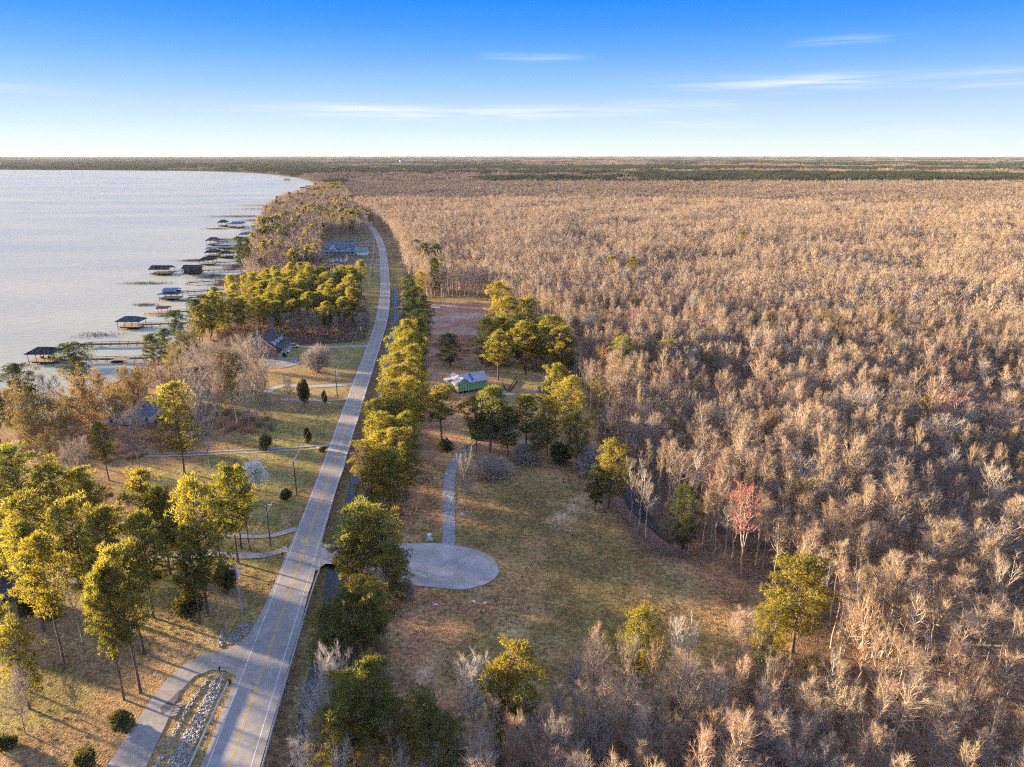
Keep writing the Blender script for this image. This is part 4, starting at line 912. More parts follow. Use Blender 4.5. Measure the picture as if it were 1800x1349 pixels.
# woods along the shore, left of the road
xs, ys = scatter(SHOREWOOD, 5.0, fr, keep=.9); hs = 11 + 6 * fr.random(len(xs)); ok = (dist_line(xs, ys, RC_S) > 5)
xs, ys, hs = xs[ok], ys[ok], hs[ok]; n = len(xs)
shore_meshes = [join_meshes('shore_tree', [(a, k) for k, a in enumerate(bare(430 + s, cr=3.8, cb=.25, npri=16, nsec=4, ntw=4, tw=.15, tl_=1.2, sides=4, secs=0, forks=3)[:2])], ['swamp_bark', ['rust_twigs', 'grey_twigs', 'rust_twigs', 'swamp_twigs', 'red_twigs'][s]]) for s in range(5)]
shore_meshes.append(join_meshes('shore_tree', [(a, k) for k, a in enumerate(pine(480, H=19, cb=.35, cr=3.4, nc=44, nf=22, fl=.9, fw=.5))], ['pine_bark', 'needles']))
shore_meshes.append(join_meshes('shore_tree', [(a, k) for k, a in enumerate(pine(481, H=19, cb=.3, cr=3.6, nc=44, nf=22, fl=.9, fw=.5))], ['pine_bark', 'needles_dark']))
vs_ = np.where(N1(xs / 40, ys / 90) > .82, fr.integers(5, 7, n), fr.integers(0, 5, n)); vs_ = np.where(fr.random(n) < .05, fr.integers(5, 7, n), vs_)
gn_forest('shore_woods', pcol('shore_shapes', shore_meshes), np.column_stack([xs, ys, np.zeros(n)]), fr.random(n) * 6.28, np.column_stack([hs / 17 * 1.1] * 2 + [hs / 17]), vs_, 'reddish bare woods along the lake shore beyond the houses')
for i in range(30):
    p = gp(940 + 520 * fr.random(), 1340 + 170 * fr.random()); tree(['spread', 'pale', 'mossy', 'spread', 'pale', 'rust'][i % 6], p, 9 + 4.5 * fr.random(), 2.6 + 1.6 * fr.random(), label='pale bare tree crowding the bottom photo edge below the field', group='bare trees at the bottom edge', name='bare_tree', cat='tree')
for i in range(12):
    p = gp([560, 580, 545, 610, 700, 770, 800, 690, 850, 940, 985, 1010][i], [1290, 1240, 1380, 1400, 1400, 1390, 1350, 1370, 1370, 1330, 1300, 1275][i]); tree(['silver', 'pale', 'silver'][i % 3], p, 7.5 + 3.5 * fr.random(), 2.2 + 1.2 * fr.random(), label='low silvery bare tree among the lowest pines right of the road', group='silvery trees among the lowest pines', name='bare_tree', cat='tree')
# tufts of dry grass over the field and the yards
tuft = []
for s_i in range(5):
    r = np.random.default_rng(800 + s_i); a_ = Acc(); n_t = 16; P = np.column_stack([r.normal(size=(n_t, 2)) * .22, np.zeros(n_t)]); D = unit(np.column_stack([r.normal(size=(n_t, 2)) * .6, np.ones(n_t)])); leaves(a_, r, P, D, .2, .1, .2); tuft.append(a_.mesh('tuft', 'dry_grass'))
tz = [(FIELD, .7), (gpl([(380, 700), (610, 690), (560, 800), (520, 920), (490, 1000), (430, 1110), (330, 1150), (230, 1280), (150, 1349), (0, 1349), (0, 1180), (100, 1130), (260, 1040), (330, 940), (330, 850), (360, 760)]), 1.25), (gpl([(500, 1010), (450, 1349), (520, 1349), (600, 1020)]), 1.2), (gpl([(690, 810), (690, 955), (770, 955), (780, 800)]), 1.1)]
ta, tb = [], []
for pg, st in tz:
    a_, b_ = scatter(pg, st, fr, keep=.85); ta.append(a_); tb.append(b_)
ta, tb = np.concatenate(ta), np.concatenate(tb)
dens = N1.fbm(ta / 5, tb / 5); k = (fr.random(len(ta)) < np.clip((dens - .3) * 3, .1, 1)) & (dist_line(ta, tb, RC_S) > 4.6) & (dist_line(ta, tb, DITCH) > 2.2) & ~in_poly(ta, tb, gpl(CUL)) & (dist_line(ta, tb, CANAL) > 4)
for dp in ([(360, 1150), (300, 1190), (238, 1272), (180, 1360)], [(789, 961), (789, 883), (789, 850), (822, 790)], [(506, 965), (463, 977), (380, 975), (257, 985)], [(522, 930), (482, 942), (401, 942)], [(577, 783), (470, 792), (367, 797)], [(430, 1130), (360, 1170), (250, 1310)]): k &= dist_line(ta, tb, gpl(dp)) > 2.4
ta, tb = ta[k], tb[k]; n = len(ta); sc_ = .5 + .9 * fr.random(n)
gn_forest('grass', pcol('tuft_shapes', tuft), np.column_stack([ta, tb, ground_z(ta, tb) + .02]), fr.random(n) * 6.28, np.column_stack([sc_, sc_, sc_ * (.5 + .8 * fr.random(n))]), fr.integers(0, 5, n), 'dry olive and tan grass tufts over the field and yards', 'grass')
print('tufts', n)
# low brush in the swamp edge and under the grove
BRUSHZ = [(SWAMP, 4.6, 240, .5), (GROVE, 3.4, 500, .8), (gpl([(330, 705), (470, 735), (480, 765), (380, 760), (300, 800), (60, 830), (30, 760), (150, 712), (230, 690)]), 3.0, 500, .7),
          (gpl([(600, 1349), (560, 1200), (600, 1040), (690, 1040), (700, 1180), (670, 1330)]), 2.6, 400, .7), (gpl([(640, 900), (690, 690), (712, 560), (745, 560), (748, 700), (722, 860), (700, 930)]), 2.8, 500, .7),
          (gpl([(690, 1310), (830, 1290), (980, 1265), (1290, 1235), (1330, 1190), (1400, 1180), (1420, 1500), (700, 1500)]), 3.0, 400, .45),
          (gpl([(420, 590), (640, 575), (642, 600), (560, 606), (430, 606)]), 2.4, 600, .9), (gpl([(840, 640), (1000, 660), (1010, 620), (930, 590), (850, 600)]), 3, 600, .7)]
bx_, by_ = [], []
for pg, st, mx, kp in BRUSHZ:
    a, b = scatter(pg, st, fr, keep=kp); k = np.hypot(a, b) < mx; bx_.append(a[k]); by_.append(b[k])
bx_, by_ = np.concatenate(bx_), np.concatenate(by_); k = (dist_line(bx_, by_, DITCH) > 3.6) & (dist_line(bx_, by_, CANAL) > 4.5) & (dist_line(bx_, by_, RC_S) > 6); bx_, by_ = bx_[k], by_[k]; n = len(bx_)
s_ = .5 + .8 * fr.random(n)
gn_forest('undergrowth', pcol('brush_shapes', [brush(600 + s).mesh('brush', 'brush_twigs') for s in range(5)]), np.column_stack([bx_, by_, ground_z(bx_, by_)]), fr.random(n) * 6.28, np.column_stack([s_, s_, s_ * (.6 + .7 * fr.random(n))]), fr.integers(0, 5, n), 'brown leafless brush on the ground under the trees', 'undergrowth')
# far country: pine belts and bare woods out to the horizon, in patches of trees
def patch(seed, size, n, kind):
    r = np.random.default_rng(seed); tr = Acc(); cw = Acc(); c = np.column_stack([(r.random((n, 2)) - .5) * size, np.zeros(n)]); h = 13 + 7 * r.random(n)
    if kind == 'pine':
        tr.tubes(c, c + np.column_stack([np.zeros((n, 2)), h * .6]), np.full(n, .3), np.full(n, .15), 3); m = 26
        k = np.repeat(np.arange(n), m); u = rdir(r, n * m); P = c[k] + u * np.array([2.6, 2.6, 4.]); P[:, 2] += h[k] - 4.5; leaves(cw, r, P, u + np.array([0, 0, .4]), 2.0, 1.5, .5)
    else:
        tr.tubes(c, c + np.column_stack([np.zeros((n, 2)), h * .8]), np.full(n, .22), np.full(n, .06), 3); m = 20
        k = np.repeat(np.arange(n), m); u = rdir(r, n * m); P = c[k] + u * np.array([2.3, 2.3, 3.2]); P[:, 2] += h[k] - 5; leaves(cw, r, P, u * .4 + np.array([0, 0, 1.]), 2.4, .7, .35)
    return tr, cw
far_patch = [join_meshes('far_patch', [(a, k) for k, a in enumerate(patch(700 + s, 62, 110, 'pine' if s < 3 else 'bare'))], ['pine_bark', 'far_needles' if s < 3 else 'far_twigs']) for s in range(6)]
def sector(r0, r1, step):
    xs = np.arange(-r1, r1, step); g1, g2 = np.meshgrid(xs, np.arange(0, r1, step)); a = g1.ravel() + (fr.random(g1.size) - .5) * step * .6; b = g2.ravel() + (fr.random(g1.size) - .5) * step * .6
    q = np.hypot(a, b); k = (q > r0) & (q < r1) & (np.abs(np.arctan2(a, b)) < rad(43)); return a[k], b[k]
A1, B1 = sector(700, 5200, 56); A2, B2 = sector(5200, 26000, 200)
A, Bv = np.concatenate([A1, A2]), np.concatenate([B1, B2]); S_ = np.concatenate([np.ones(len(A1)), np.full(len(A2), 3.4)])
hx, hy = to_px(A, Bv, np.zeros(len(A)))
k = ~in_poly(A, Bv, LAKE_S) & ~(in_poly(A, Bv, SWAMP)) & ~in_poly(A, Bv, SHOREWOOD) & (dist_poly(A, Bv, LAKE_S[:, :2]) > 22) & (dist_line(A, Bv, RC_S) > 30) & ((hy < 334) | (hx > 575)) & (np.hypot(A, Bv) > 900)
A, Bv, S_, hx, hy = A[k], Bv[k], S_[k], hx[k], hy[k]
pn = N3.fbm(A / 900 + 7, Bv / 380 + 3, 5); pine_p = (pn > .47) | ((hy > 316) & (hy < 327) & (hx > 850) & (N1(A / 300, Bv / 90) > .18)) | ((hx < 560) & (hy < 300) & (pn > .38)) | (fr.random(len(A)) < .05)
vv = np.where(pine_p, fr.integers(0, 3, len(A)), fr.integers(3, 6, len(A)))
gn_forest('distant_forest', pcol('far_patch_shapes', far_patch), np.column_stack([A, Bv, np.zeros(len(A))]), fr.random(len(A)) * 6.28, np.column_stack([S_, S_, np.where(S_ > 1, 1.25, 1) * (.75 + .6 * fr.random(len(A)) ** 2)]), vv, 'belts of pine and bare woods reaching to the flat horizon')
print('far patches', len(A))
# ------------------------------------------------------------------ buildings
def gable_body(root, L, W, hw, rise, wallm, roofm, z0=0., o=.5, x0=0., y0=0., trim=None, ends=(True, True)):
    """walls and roof of a gabled block, ridge along local x"""
    w = W / 2
    MB().prism([(y0 - w, z0), (y0 + w, z0), (y0 + w, hw), (y0, hw + rise), (y0 - w, hw)], 'x', x0 - L / 2, x0 + L / 2).build('wall', wallm, root)
    k = rise / w; e = .06
    rf = MB().prism([(y0 - w - o, hw - o * k + e), (y0, hw + rise + e), (y0 + w + o, hw - o * k + e), (y0 + w + o, hw - o * k + e + .2), (y0, hw + rise + e + .22), (y0 - w - o, hw - o * k + e + .2)], 'x', x0 - L / 2 - o * ends[0], x0 + L / 2 + o * ends[1]).build('roof', roofm, root)
    if trim:
        for sx in (-1, 1):
            xx = x0 + sx * (L / 2 + o + .04)
            for sy in (-1, 1):
                m = MB(); m.prism([(y0 + sy * (w + o), hw - o * k - .08), (y0, hw + rise - .08), (y0, hw + rise + .26), (y0 + sy * (w + o), hw - o * k + .26)][::(1 if sy < 0 else -1)], 'x', xx - .05, xx + .05); m.build('barge_board', trim, rf)
    return rf
def window(root, c, face, w, h, frame='white_paint', name='window', shutters=None):
    """c: centre on the wall; face: outward direction 'x+','x-','y+','y-'"""
    ax = 0 if face[0] == 'x' else 1; s = 1 if face[1] == '+' else -1
    def bxs(cc, ww, hh, d, out):
        p = list(cc); p[ax] += s * out; sz = [ww, ww, hh]; sz[ax] = d; return p, sz
    p, sz = bxs(c, w + .24, h + .24, .1, .03); f = MB().box(p, sz).build(name, frame, root)
    p, sz = bxs(c, w, h, .06, .07); MB().box(p, sz).build('pane', 'glass', f)
    p, sz = bxs(c, w, .06, .05, .105); MB().box(p, sz).build('glazing_bar', frame, f)
    if shutters:
        for q in (-1, 1):
            cc = list(c); cc[1 - ax] += q * (w / 2 + .38); p, sz = bxs(cc, .45, h + .2, .06, .04); MB().box(p, sz).build('shutter', shutters, root)
    return f
def hip_roof(root, L, W, z, rise, m, o=.5, thick=.2, ridge=.45):
    l, w = L / 2 + o, W / 2 + o; r = l * ridge
    V = [(-l, -w, z), (l, -w, z), (l, w, z), (-l, w, z), (-l, -w, z + thick), (l, -w, z + thick), (l, w, z + thick), (-l, w, z + thick), (-r, 0, z + rise + thick), (r, 0, z + rise + thick)]
    return MB().add(V, [(3, 2, 1, 0), (0, 1, 5, 4), (1, 2, 6, 5), (2, 3, 7, 6), (3, 0, 4, 7), (4, 5, 9, 8), (5, 6, 9), (6, 7, 8, 9), (7, 4, 8)]).build('roof', m, root)
# brick house with dormers, gable towards the camera (ridge along depth: local x -> world y)
c0 = gp(461, 627)
h1 = thing('brick_house', (c0[0], c0[1] + 8, 0), rad(90), 'brick house with steep dark roof, white dormers and porch beside the pine grove', 'house')
rf = gable_body(h1, 16, 12.5, 3.4, 5.2, 'brick', 'roof_dark', trim='white_paint')
for yy in (-1.6, 1.6): window(h1, (-8, yy, 5.3), 'x-', .9, 1.4)
MB().box((-8.06, 0, 7.5), (.08, 2.4, .12)).build('vent', 'white_paint', h1)
# porch on the road side (local -y = world +x)
MB().box((0, -7.6, .45), (14, 2.6, .9)).build('porch_floor', 'cream_paint', h1)
MB().prism([(-9.1, 3.0), (-6.3, 4.0), (-6.3, 4.2), (-9.1, 3.2)], 'x', -7.2, 7.2).build('porch_roof', 'roof_dark', h1)
for k in range(6): MB().box((-6.6 + k * 2.64, -8.7, 1.95), (.26, .26, 2.1)).build('column', 'white_paint', h1)
MB().box((0, -8.75, 1.55), (13.6, .06, .1)).build('railing', 'white_paint', h1)
for k in range(3): MB().box((-.5, -9.2 - .35 * k, .62 - .2 * k), (2.2, .35, .2)).build('step', 'white_paint', h1)
for k in range(3):
    xx = -4.6 + k * 4.6; dm = MB().prism([(xx - 1, 4.4), (xx + 1, 4.4), (xx + 1, 6.6), (xx, 7.5), (xx - 1, 6.6)], 'y', -5.4, -2.4).build('dormer', 'white_paint', h1)
    MB().prism([(xx - 1.3, 6.45), (xx, 7.6), (xx + 1.3, 6.45), (xx + 1.3, 6.6), (xx, 7.78), (xx - 1.3, 6.6)], 'y', -5.6, -2.2).build('dormer_roof', 'roof_dark', dm)
    window(dm, (xx, -5.4, 5.6), 'y-', .9, 1.2)
for k in range(4): window(h1, (-5.6 + k * 3.6, -6.25, 2.2), 'y-', 1.0, 1.6)
MB().box((-.4, -6.3, 2.0), (1.1, .1, 2.1)).build('door', 'shutter', h1)
gable_body(h1, 8, 8, 2.8, 2.6, 'brick', 'roof_dark', x0=10.5, y0=8.5, trim=None)
MB().box((3, 2, 8.2), (1.0, 1.4, 2.6)).build('chimney', 'brick', rf)
# brick house at the left edge
a, b = gp(8, 1064), gp(37, 1041); v = b - a; ang = math.atan2(v[1], v[0]); cc = a + v * .5
nrm_ = np.array([v[1], -v[0], 0]) / np.linalg.norm(v)
h2 = thing('brick_house', (cc[0] - nrm_[0] * 5, cc[1] - nrm_[1] * 5, 0), ang, 'brick house with dark shingle roof and black shutters cut by the left photo edge', 'house')
L2 = float(np.linalg.norm(v)) + 7
gable_body(h2, L2, 10, 2.9, 2.7, 'brick', 'roof_dark', x0=-3.2, trim='white_paint')
MB().box((-3.2, -5.62, 2.62), (L2 + .8, .08, .22)).build('fascia', 'white_paint', h2)
for xx in (-4.2, -.6, 2.2): window(h2, (xx - .5, -5, 1.65), 'y-', .85, 1.5, shutters='shutter')
# houses half hidden by the shore trees
p = gp(235, 738); h3 = thing('house', p, rad(8), 'low house with blue grey hip roof behind the bare grey tree', 'house')
MB().box((0, 0, 1.5), (15, 10, 3.0)).build('wall', 'cream_paint', h3); hip_roof(h3, 15, 10, 3.02, 3.4, 'roof_slate_blue', .6)
for xx in (-5, -1.5, 3, 6): window(h3, (xx, -5, 1.7), 'y-', 1.1, 1.3)
MB().box((1, -5.04, 1.1), (1.0, .1, 2.1)).build('door', 'white_paint', h3)
p = gp(345, 686); h4 = thing('house', p, rad(20), 'tall brown roofed house hidden in the pale bare thicket near the shore', 'house')
gable_body(h4, 12, 11, 4.6, 4.2, 'wood_grey', 'roof_brown', trim='wood_tan')
for xx in (-4, 0, 4): window(h4, (xx, -5.5, 2.0), 'y-', 1.1, 1.4)
window(h4, (-6, 0, 5.4), 'x-', 1.2, 1.3)
# big pale house with teal roof trim beyond the grove
p = gp(600, 447); h5 = thing('house', p, rad(2), 'large pale house with gables and teal metal porch roof by the far road bend', 'house')
gable_body(h5, 26, 12, 5.4, 5.0, 'siding_pale', 'roof_slate_blue')
for xx, w_ in ((-6, 7.), (8, 4.5)):
    gb = MB().prism([(xx - w_ / 2, 5.), (xx + w_ / 2, 5.), (xx, 5.2 + w_ * .62)], 'y', -6.6, -1).build('gable', 'white_paint', h5)
    MB().prism([(xx - w_ / 2 - .4, 4.9), (xx, 5.35 + w_ * .62), (xx + w_ / 2 + .4, 4.9), (xx + w_ / 2 + .4, 5.1), (xx, 5.6 + w_ * .62), (xx - w_ / 2 - .4, 5.1)], 'y', -6.9, -.8).build('gable_roof', 'roof_slate_blue', gb)
    window(gb, (xx, -6.6, 6.4), 'y-', 1.2, 1.4)
MB().prism([(-9.6, 3.4), (-6.0, 4.7), (-6.0, 4.9), (-9.6, 3.6)], 'x', -14, 14.5).build('porch_roof', 'roof_teal', h5)
for k in range(7): window(h5, (-11 + k * 3.6, -6, 1.9), 'y-', 1.2, 1.6)
for k in range(8): MB().box((-13 + k * 3.8, -9.2, 1.7), (.25, .25, 3.4)).build('column', 'white_paint', h5)
gable_body(h5, 9, 8, 3.6, 2.6, 'white_paint', 'roof_teal', x0=20, y0=-4)
p = gp(592, 461); h6 = thing('house', p, rad(0), 'white gabled house in front of the large pale one with a brown porch', 'house')
gable_body(h6, 14, 9, 3.4, 2.8, 'white_paint', 'roof_brown', y0=6, trim='white_paint')
for k in range(4): window(h6, (-5 + k * 3.4, 1.5, 1.9), 'y-', 1.1, 1.3)
p = gp(592, 473); h7 = thing('pavilion', p, rad(0), 'open brown timber pavilion with low gable in front of the white gabled house', 'pavilion')
MB().prism([(-7.5, 3.4), (0, 5.6), (7.5, 3.4), (7.5, 3.65), (0, 5.9), (-7.5, 3.65)], 'y', -3.6, 3.6).build('roof', 'roof_brown', h7)
for xx in (-6.6, -2.2, 2.2, 6.6):
    for yy in (-3.2, 3.2): MB().box((xx, yy, 1.7), (.3, .3, 3.4)).build('post', 'wood_dark', h7)
MB().box((0, -3.3, .5), (13.4, .15, 1.0)).build('railing', 'wood_dark', h7); MB().box((0, 0, .1), (14, 7, .2)).build('floor', 'wood_grey', h7)
p = gp(560, 462); h8 = thing('shed', p, rad(0), 'small shed with white door at the wood edge beside the pavilion', 'shed')
gable_body(h8, 5, 4, 2.4, 1.4, 'wood_grey', 'roof_dark'); MB().box((0, -2.04, 1.1), (1.4, .08, 2.0)).build('door', 'white_paint', h8)
p = gp(606, 392); h9 = thing('house', p, rad(0), 'farthest white trimmed house in the shade where the road vanishes', 'house')
gable_body(h9, 24, 14, 4.2, 4.5, 'siding_pale', 'roof_dark')
for xx in (-5, 7):
    gb = MB().prism([(xx - 3.5, 4), (xx + 3.5, 4), (xx, 8.6)], 'y', -7.6, -1).build('gable', 'white_paint', h9); MB().prism([(xx - 2.4, 4.1), (xx + 2.4, 4.1), (xx, 7.2)], 'y', -7.75, -7.55).build('gable_panel', 'roof_dark', gb)
for k in range(5): window(h9, (-9 + k * 4.4, -7, 1.9), 'y-', 1.2, 1.4)
p = gp(590, 396); o = thing('garage', p, rad(0), 'low pale roofed garage in front of the farthest house', 'garage'); gable_body(o, 12, 8, 2.8, 2.0, 'white_paint', 'roof_grey'); MB().box((0, -4.04, 1.2), (4.8, .08, 2.2)).build('door', 'siding_pale', o)
# green sheathed house under construction: long side towards the lower right, cross gable at its near end
a, b, c_ = gp(805, 689, .9), gp(857, 680.5, .9), gp(775, 676, .9)
vx = b - a; Lg = float(np.linalg.norm(vx)); ang = math.atan2(vx[1], vx[0]); Wg = 8.6
h10 = thing('unfinished_house', (a[0], a[1], 0), ang, 'unfinished house in green sheathing with grey roof and blue tarp, raised on piers', 'house')
z0, hw = .9, 4.0; gw = Lg * .36
MB().prism([(.0, z0), (Wg, z0), (Wg, hw), (Wg / 2, hw + 1.8), (0, hw)], 'x', gw * .6, Lg).build('wall', 'green_panel', h10)
MB().prism([(0., z0), (gw, z0), (gw, hw), (gw / 2, hw + 1.8), (0., hw)], 'y', -.25, Wg - .6).build('wing_wall', 'green_panel', h10)
k = 1.8 / (Wg / 2)
rf = MB().prism([(-.55, hw - .55 * k + .06), (Wg / 2, hw + 1.86), (Wg + .55, hw - .55 * k + .06), (Wg + .55, hw - .55 * k + .26), (Wg / 2, hw + 2.08), (-.55, hw - .55 * k + .26)], 'x', gw * .5, Lg + .5).build('roof', 'roof_grey', h10)
k2 = 1.8 / (gw / 2)
MB().prism([(-.9, hw - .9 * k2 + .08), (gw / 2, hw + 1.9), (gw + .5, hw - .5 * k2 + .08), (gw + .5, hw - .5 * k2 + .3), (gw / 2, hw + 2.13), (-.9, hw - .9 * k2 + .3)], 'y', -.8, Wg + .4).build('roof', 'roof_grey', h10)
for q in np.arange(gw + .6, Lg - .2, 1.22): MB().box((q, -.03, (z0 + hw) / 2), (.16, .05, hw - z0 - .1)).build('panel_seam', 'seam', h10)
for q in np.arange(.5, gw, 1.1): MB().box((q, -.28, (z0 + hw) / 2 + .15), (.14, .05, hw - z0 + .2)).build('panel_seam', 'seam', h10)
for q in np.arange(.5, Wg - 1, 1.22): MB().box((-.03, q, (z0 + hw) / 2), (.05, .14, hw - z0 - .1)).build('panel_seam', 'seam', h10)
MB().box((-.06, 2.6, 2.3), (.06, 3.6, 2.4)).build('board_panel', 'osb', h10)
for q in (0.3, gw * .5, gw, Lg * .55, Lg * .75, Lg - .3):
    for r2 in (0.2, Wg - .3): MB().box((q, r2, .45), (.4, .4, .92)).build('pier', 'wood_grey', h10)
MB().box((Lg / 2, Wg / 2, .82), (Lg + .1, Wg + .1, .2)).build('floor_frame', 'wood_tan', h10)
MB().box((-.9, Wg - 1.2, .82), (1.8, 3.2, .2)).build('porch_floor', 'lumber', h10)
for q in (Wg - 2.6, Wg - .1): MB().box((-1.6, q, 2.3), (.2, .2, 2.8)).build('porch_post', 'lumber', h10)
MB().prism([(-2.2, hw - .55), (.3, hw + .35), (.3, hw + .55), (-2.2, hw - .35)], 'y', Wg - 3.2, Wg + .5).build('porch_roof', 'roof_grey', h10)
tx = Lg * .52
for q in range(5):
    t0, t1 = q / 5, (q + .86) / 5; y0_, y1_ = .1 + (Wg / 2 - .3) * t0, .1 + (Wg / 2 - .3) * t1
    MB().prism([(y0_, hw + k * y0_ + .3), (y1_, hw + k * y1_ + .3), (y1_, hw + k * y1_ + .36), (y0_, hw + k * y0_ + .36)], 'x', tx - .5 + .08 * (q % 2), tx + .55).build('tarp_strip', 'tarp_blue', rf)
# teal cottage behind the pines
p = gp(866, 772); h11 = thing('cottage', (p[0], p[1] + 4, 0), rad(6), 'teal cottage with white framed windows hidden behind three golden pines', 'cottage')
gable_body(h11, 14.5, 8, 3.1, 2.0, 'siding_teal', 'roof_dark', z0=.2)
window(h11, (-.6, -4, 1.7), 'y-', 1.0, 1.7); window(h11, (-4.5, -4, 1.9), 'y-', 1.1, 1.2); window(h11, (5.2, -4, 1.7), 'y-', .8, 1.9); window(h11, (6.3, -4, 1.7), 'y-', .8, 1.9)
MB().box((1.5, -4.05, 1.3), (1.0, .1, 2.1)).build('door', 'white_paint', h11); MB().box((4.8, -5.2, .3), (5, 2.3, .3)).build('porch_floor', 'wood_grey', h11)
MB().prism([(-6.4, 2.75), (-4.0, 3.0), (-4.0, 3.15), (-6.4, 2.9)], 'x', 2.2, 7.4).build('porch_roof', 'roof_grey', h11)
for xx in (2.5, 7.1): MB().box((xx, -6.2, 1.5), (.15, .15, 2.6)).build('porch_post', 'white_paint', h11)

# ------------------------------------------------------------------ docks and boathouses
DKZ = 1.5
pile_me = MB().tube((0, 0, -1.2), (0, 0, 1), .14, .12, 6).build('pile', 'wood_dark'); pile_mesh = pile_me.data; bpy.data.objects.remove(pile_me)
def pile(root, x, y, top, nm='pile', r=1.0):
    o = bpy.data.objects.new(nm, pile_mesh); col.objects.link(o); o.parent = root; o.location = (x, y, 0); o.scale = (r, r, top); return o
def dock(label, px0, px1, row, depth, roof=None, roofm='roof_charcoal', rise=1.8, clear=2.6, walk=None, deckm='wood_tan', wall=None, name='boathouse', cat='boathouse', skew=0.0, second=None, deckz=DKZ):
    a, b = gp(px0, row, deckz), gp(px1, row, deckz); w = b[0] - a[0]; cx, cy_ = (a[0] + b[0]) / 2, a[1] + depth / 2
    if roof and row < 500: w *= 1.18; clear *= 1.15; rise *= 1.35; depth *= 1.2
    o = thing(name, (cx, cy_, 0), skew, label, cat, 'docks and boathouses along the lake shore')
    MB().box((0, 0, deckz - .12), (w, depth, .24)).build('deck', deckm, o)
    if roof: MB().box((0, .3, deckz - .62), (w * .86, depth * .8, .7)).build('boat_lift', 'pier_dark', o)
    nx_ = max(2, int(w / 3.2) + 1)
    for i in range(nx_):
        for sy in (-1, 1):
            xx = -w / 2 + .25 + i * (w - .5) / (nx_ - 1); pile(o, xx, sy * (depth / 2 - .2), deckz - .2 if roof is None else deckz + clear)
    if wall: MB().box((0, 0, deckz + clear * .5), (w * .9, depth * .86, clear)).build('wall', wall, o)
    if roof == 'hip': hip_roof(o, w, depth, deckz + clear, rise, roofm, .7)
    elif roof == 'gable':
        k_ = depth / 2 + .6; MB().prism([(-k_, deckz + clear - .1), (0, deckz + clear + rise), (k_, deckz + clear - .1), (k_, deckz + clear + .1), (0, deckz + clear + rise + .22), (-k_, deckz + clear + .1)], 'x', -w / 2 - .6, w / 2 + .6).build('roof', roofm, o)
    elif roof == 'flat': MB().box((0, 0, deckz + clear + .1), (w + .8, depth + .8, .25)).build('roof', roofm, o)
    if second:                                             # an upper deck roof above a lower one
        dz_, m2, w2, sx = second; MB().box((sx, 0, deckz + clear + .9), (w2, depth * .8, 1.5)).build('upper_room', 'wood_dark', o); k_ = depth / 2
        MB().prism([(-k_, deckz + clear + dz_ - .6), (0, deckz + clear + dz_ + .7), (k_, deckz + clear + dz_ - .6), (k_, deckz + clear + dz_ - .4), (0, deckz + clear + dz_ + .9), (-k_, deckz + clear + dz_ - .4)], 'x', sx - w2 / 2 - .4, sx + w2 / 2 + .4).build('upper_roof', m2, o)
    if walk:
        (x0_, y0_), (x1_, y1_), ww = walk; p0, p1 = gp(x0_, y0_, deckz), gp(x1_, y1_, deckz); q0, q1 = p0 - [cx, cy_, 0], p1 - [cx, cy_, 0]; ca_, sa_ = math.cos(-skew), math.sin(-skew)
        R_ = np.array([[ca_, -sa_, 0], [sa_, ca_, 0], [0, 0, 1]]); q0, q1 = R_ @ q0, R_ @ q1
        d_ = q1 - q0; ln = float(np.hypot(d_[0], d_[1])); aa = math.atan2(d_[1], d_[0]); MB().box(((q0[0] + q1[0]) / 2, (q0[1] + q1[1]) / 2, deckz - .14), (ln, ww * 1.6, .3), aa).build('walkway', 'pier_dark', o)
        nn = max(2, int(ln / 3.6)); nv = np.array([-math.sin(aa), math.cos(aa)])
        for i in range(nn):
            pt = q0[:2] + d_[:2] * (i + .5) / nn
            for s in (-1, 1): pile(o, *(pt + nv * s * (ww / 2)), deckz + (.75 if s > 0 else .1), r=.8)
        MB().box(((q0[0] + q1[0]) / 2 + nv[0] * ww / 2, (q0[1] + q1[1]) / 2 + nv[1] * ww / 2, deckz + .7), (ln, .14, .16), aa).build('railing', 'pier_dark', o)
    return o
o = dock('nearest boathouse with black hip roof over an open tan deck on tall posts', 49, 93, 636, 8.5, 'hip', 'roof_charcoal', 2.0, 3.2, ((93, 633), (262, 629), 1.5))
MB().box((8, -8, 0), (0, 0, 0)) if False else None
for xx, yy in ((-2.5, 1), (.4, 1.2), (2.8, .6)): MB().box((xx, yy, DKZ + .42), (.9, .7, .8)).build('bench', 'wood_dark', o)
pc = gp(212, 632, DKZ); MB().box((pc[0] - o.location.x, pc[1] - o.location.y, DKZ - .05), (6.4, 3.0, .2)).build('landing', 'wood_tan', o)
dock('long bare pier without roof behind the dark lone pine', 140, 154, 606, 4.0, None, walk=((154, 605), (264, 603), 1.5), name='pier', cat='pier', deckm='wood_dark')
dock('boathouse with dark green hip roof and orange tan deck', 206, 244, 575, 8, 'hip', 'roof_green', 2.0, 2.6, ((244, 571), (332, 567), 1.5))
dock('flat tan dock with a small brown roofed shelter at its shore end', 253, 295, 551, 5, None, walk=((295, 549), (348, 546), 1.5), name='pier', cat='pier')
dock('small brown roofed shelter standing on the flat tan dock', 277, 295, 550, 4.4, 'gable', 'roof_brown', .7, 2.4, name='shelter', cat='shelter', deckz=DKZ + .05)
dock('two storey boathouse with bright blue roofs one above the other', 279, 312, 525, 8.5, 'hip', 'roof_blue', 1.2, 2.4, ((312, 514), (416, 508), 1.4), second=(2.6, 'roof_blue', 8.0, .9), deckm='wood_dark')
dock('low pier with a boat shaped float beside the blue boathouse', 314, 331, 526, 3.5, None, walk=((331, 523), (402, 519), 1.4), name='pier', cat='pier', deckm='wood_grey')
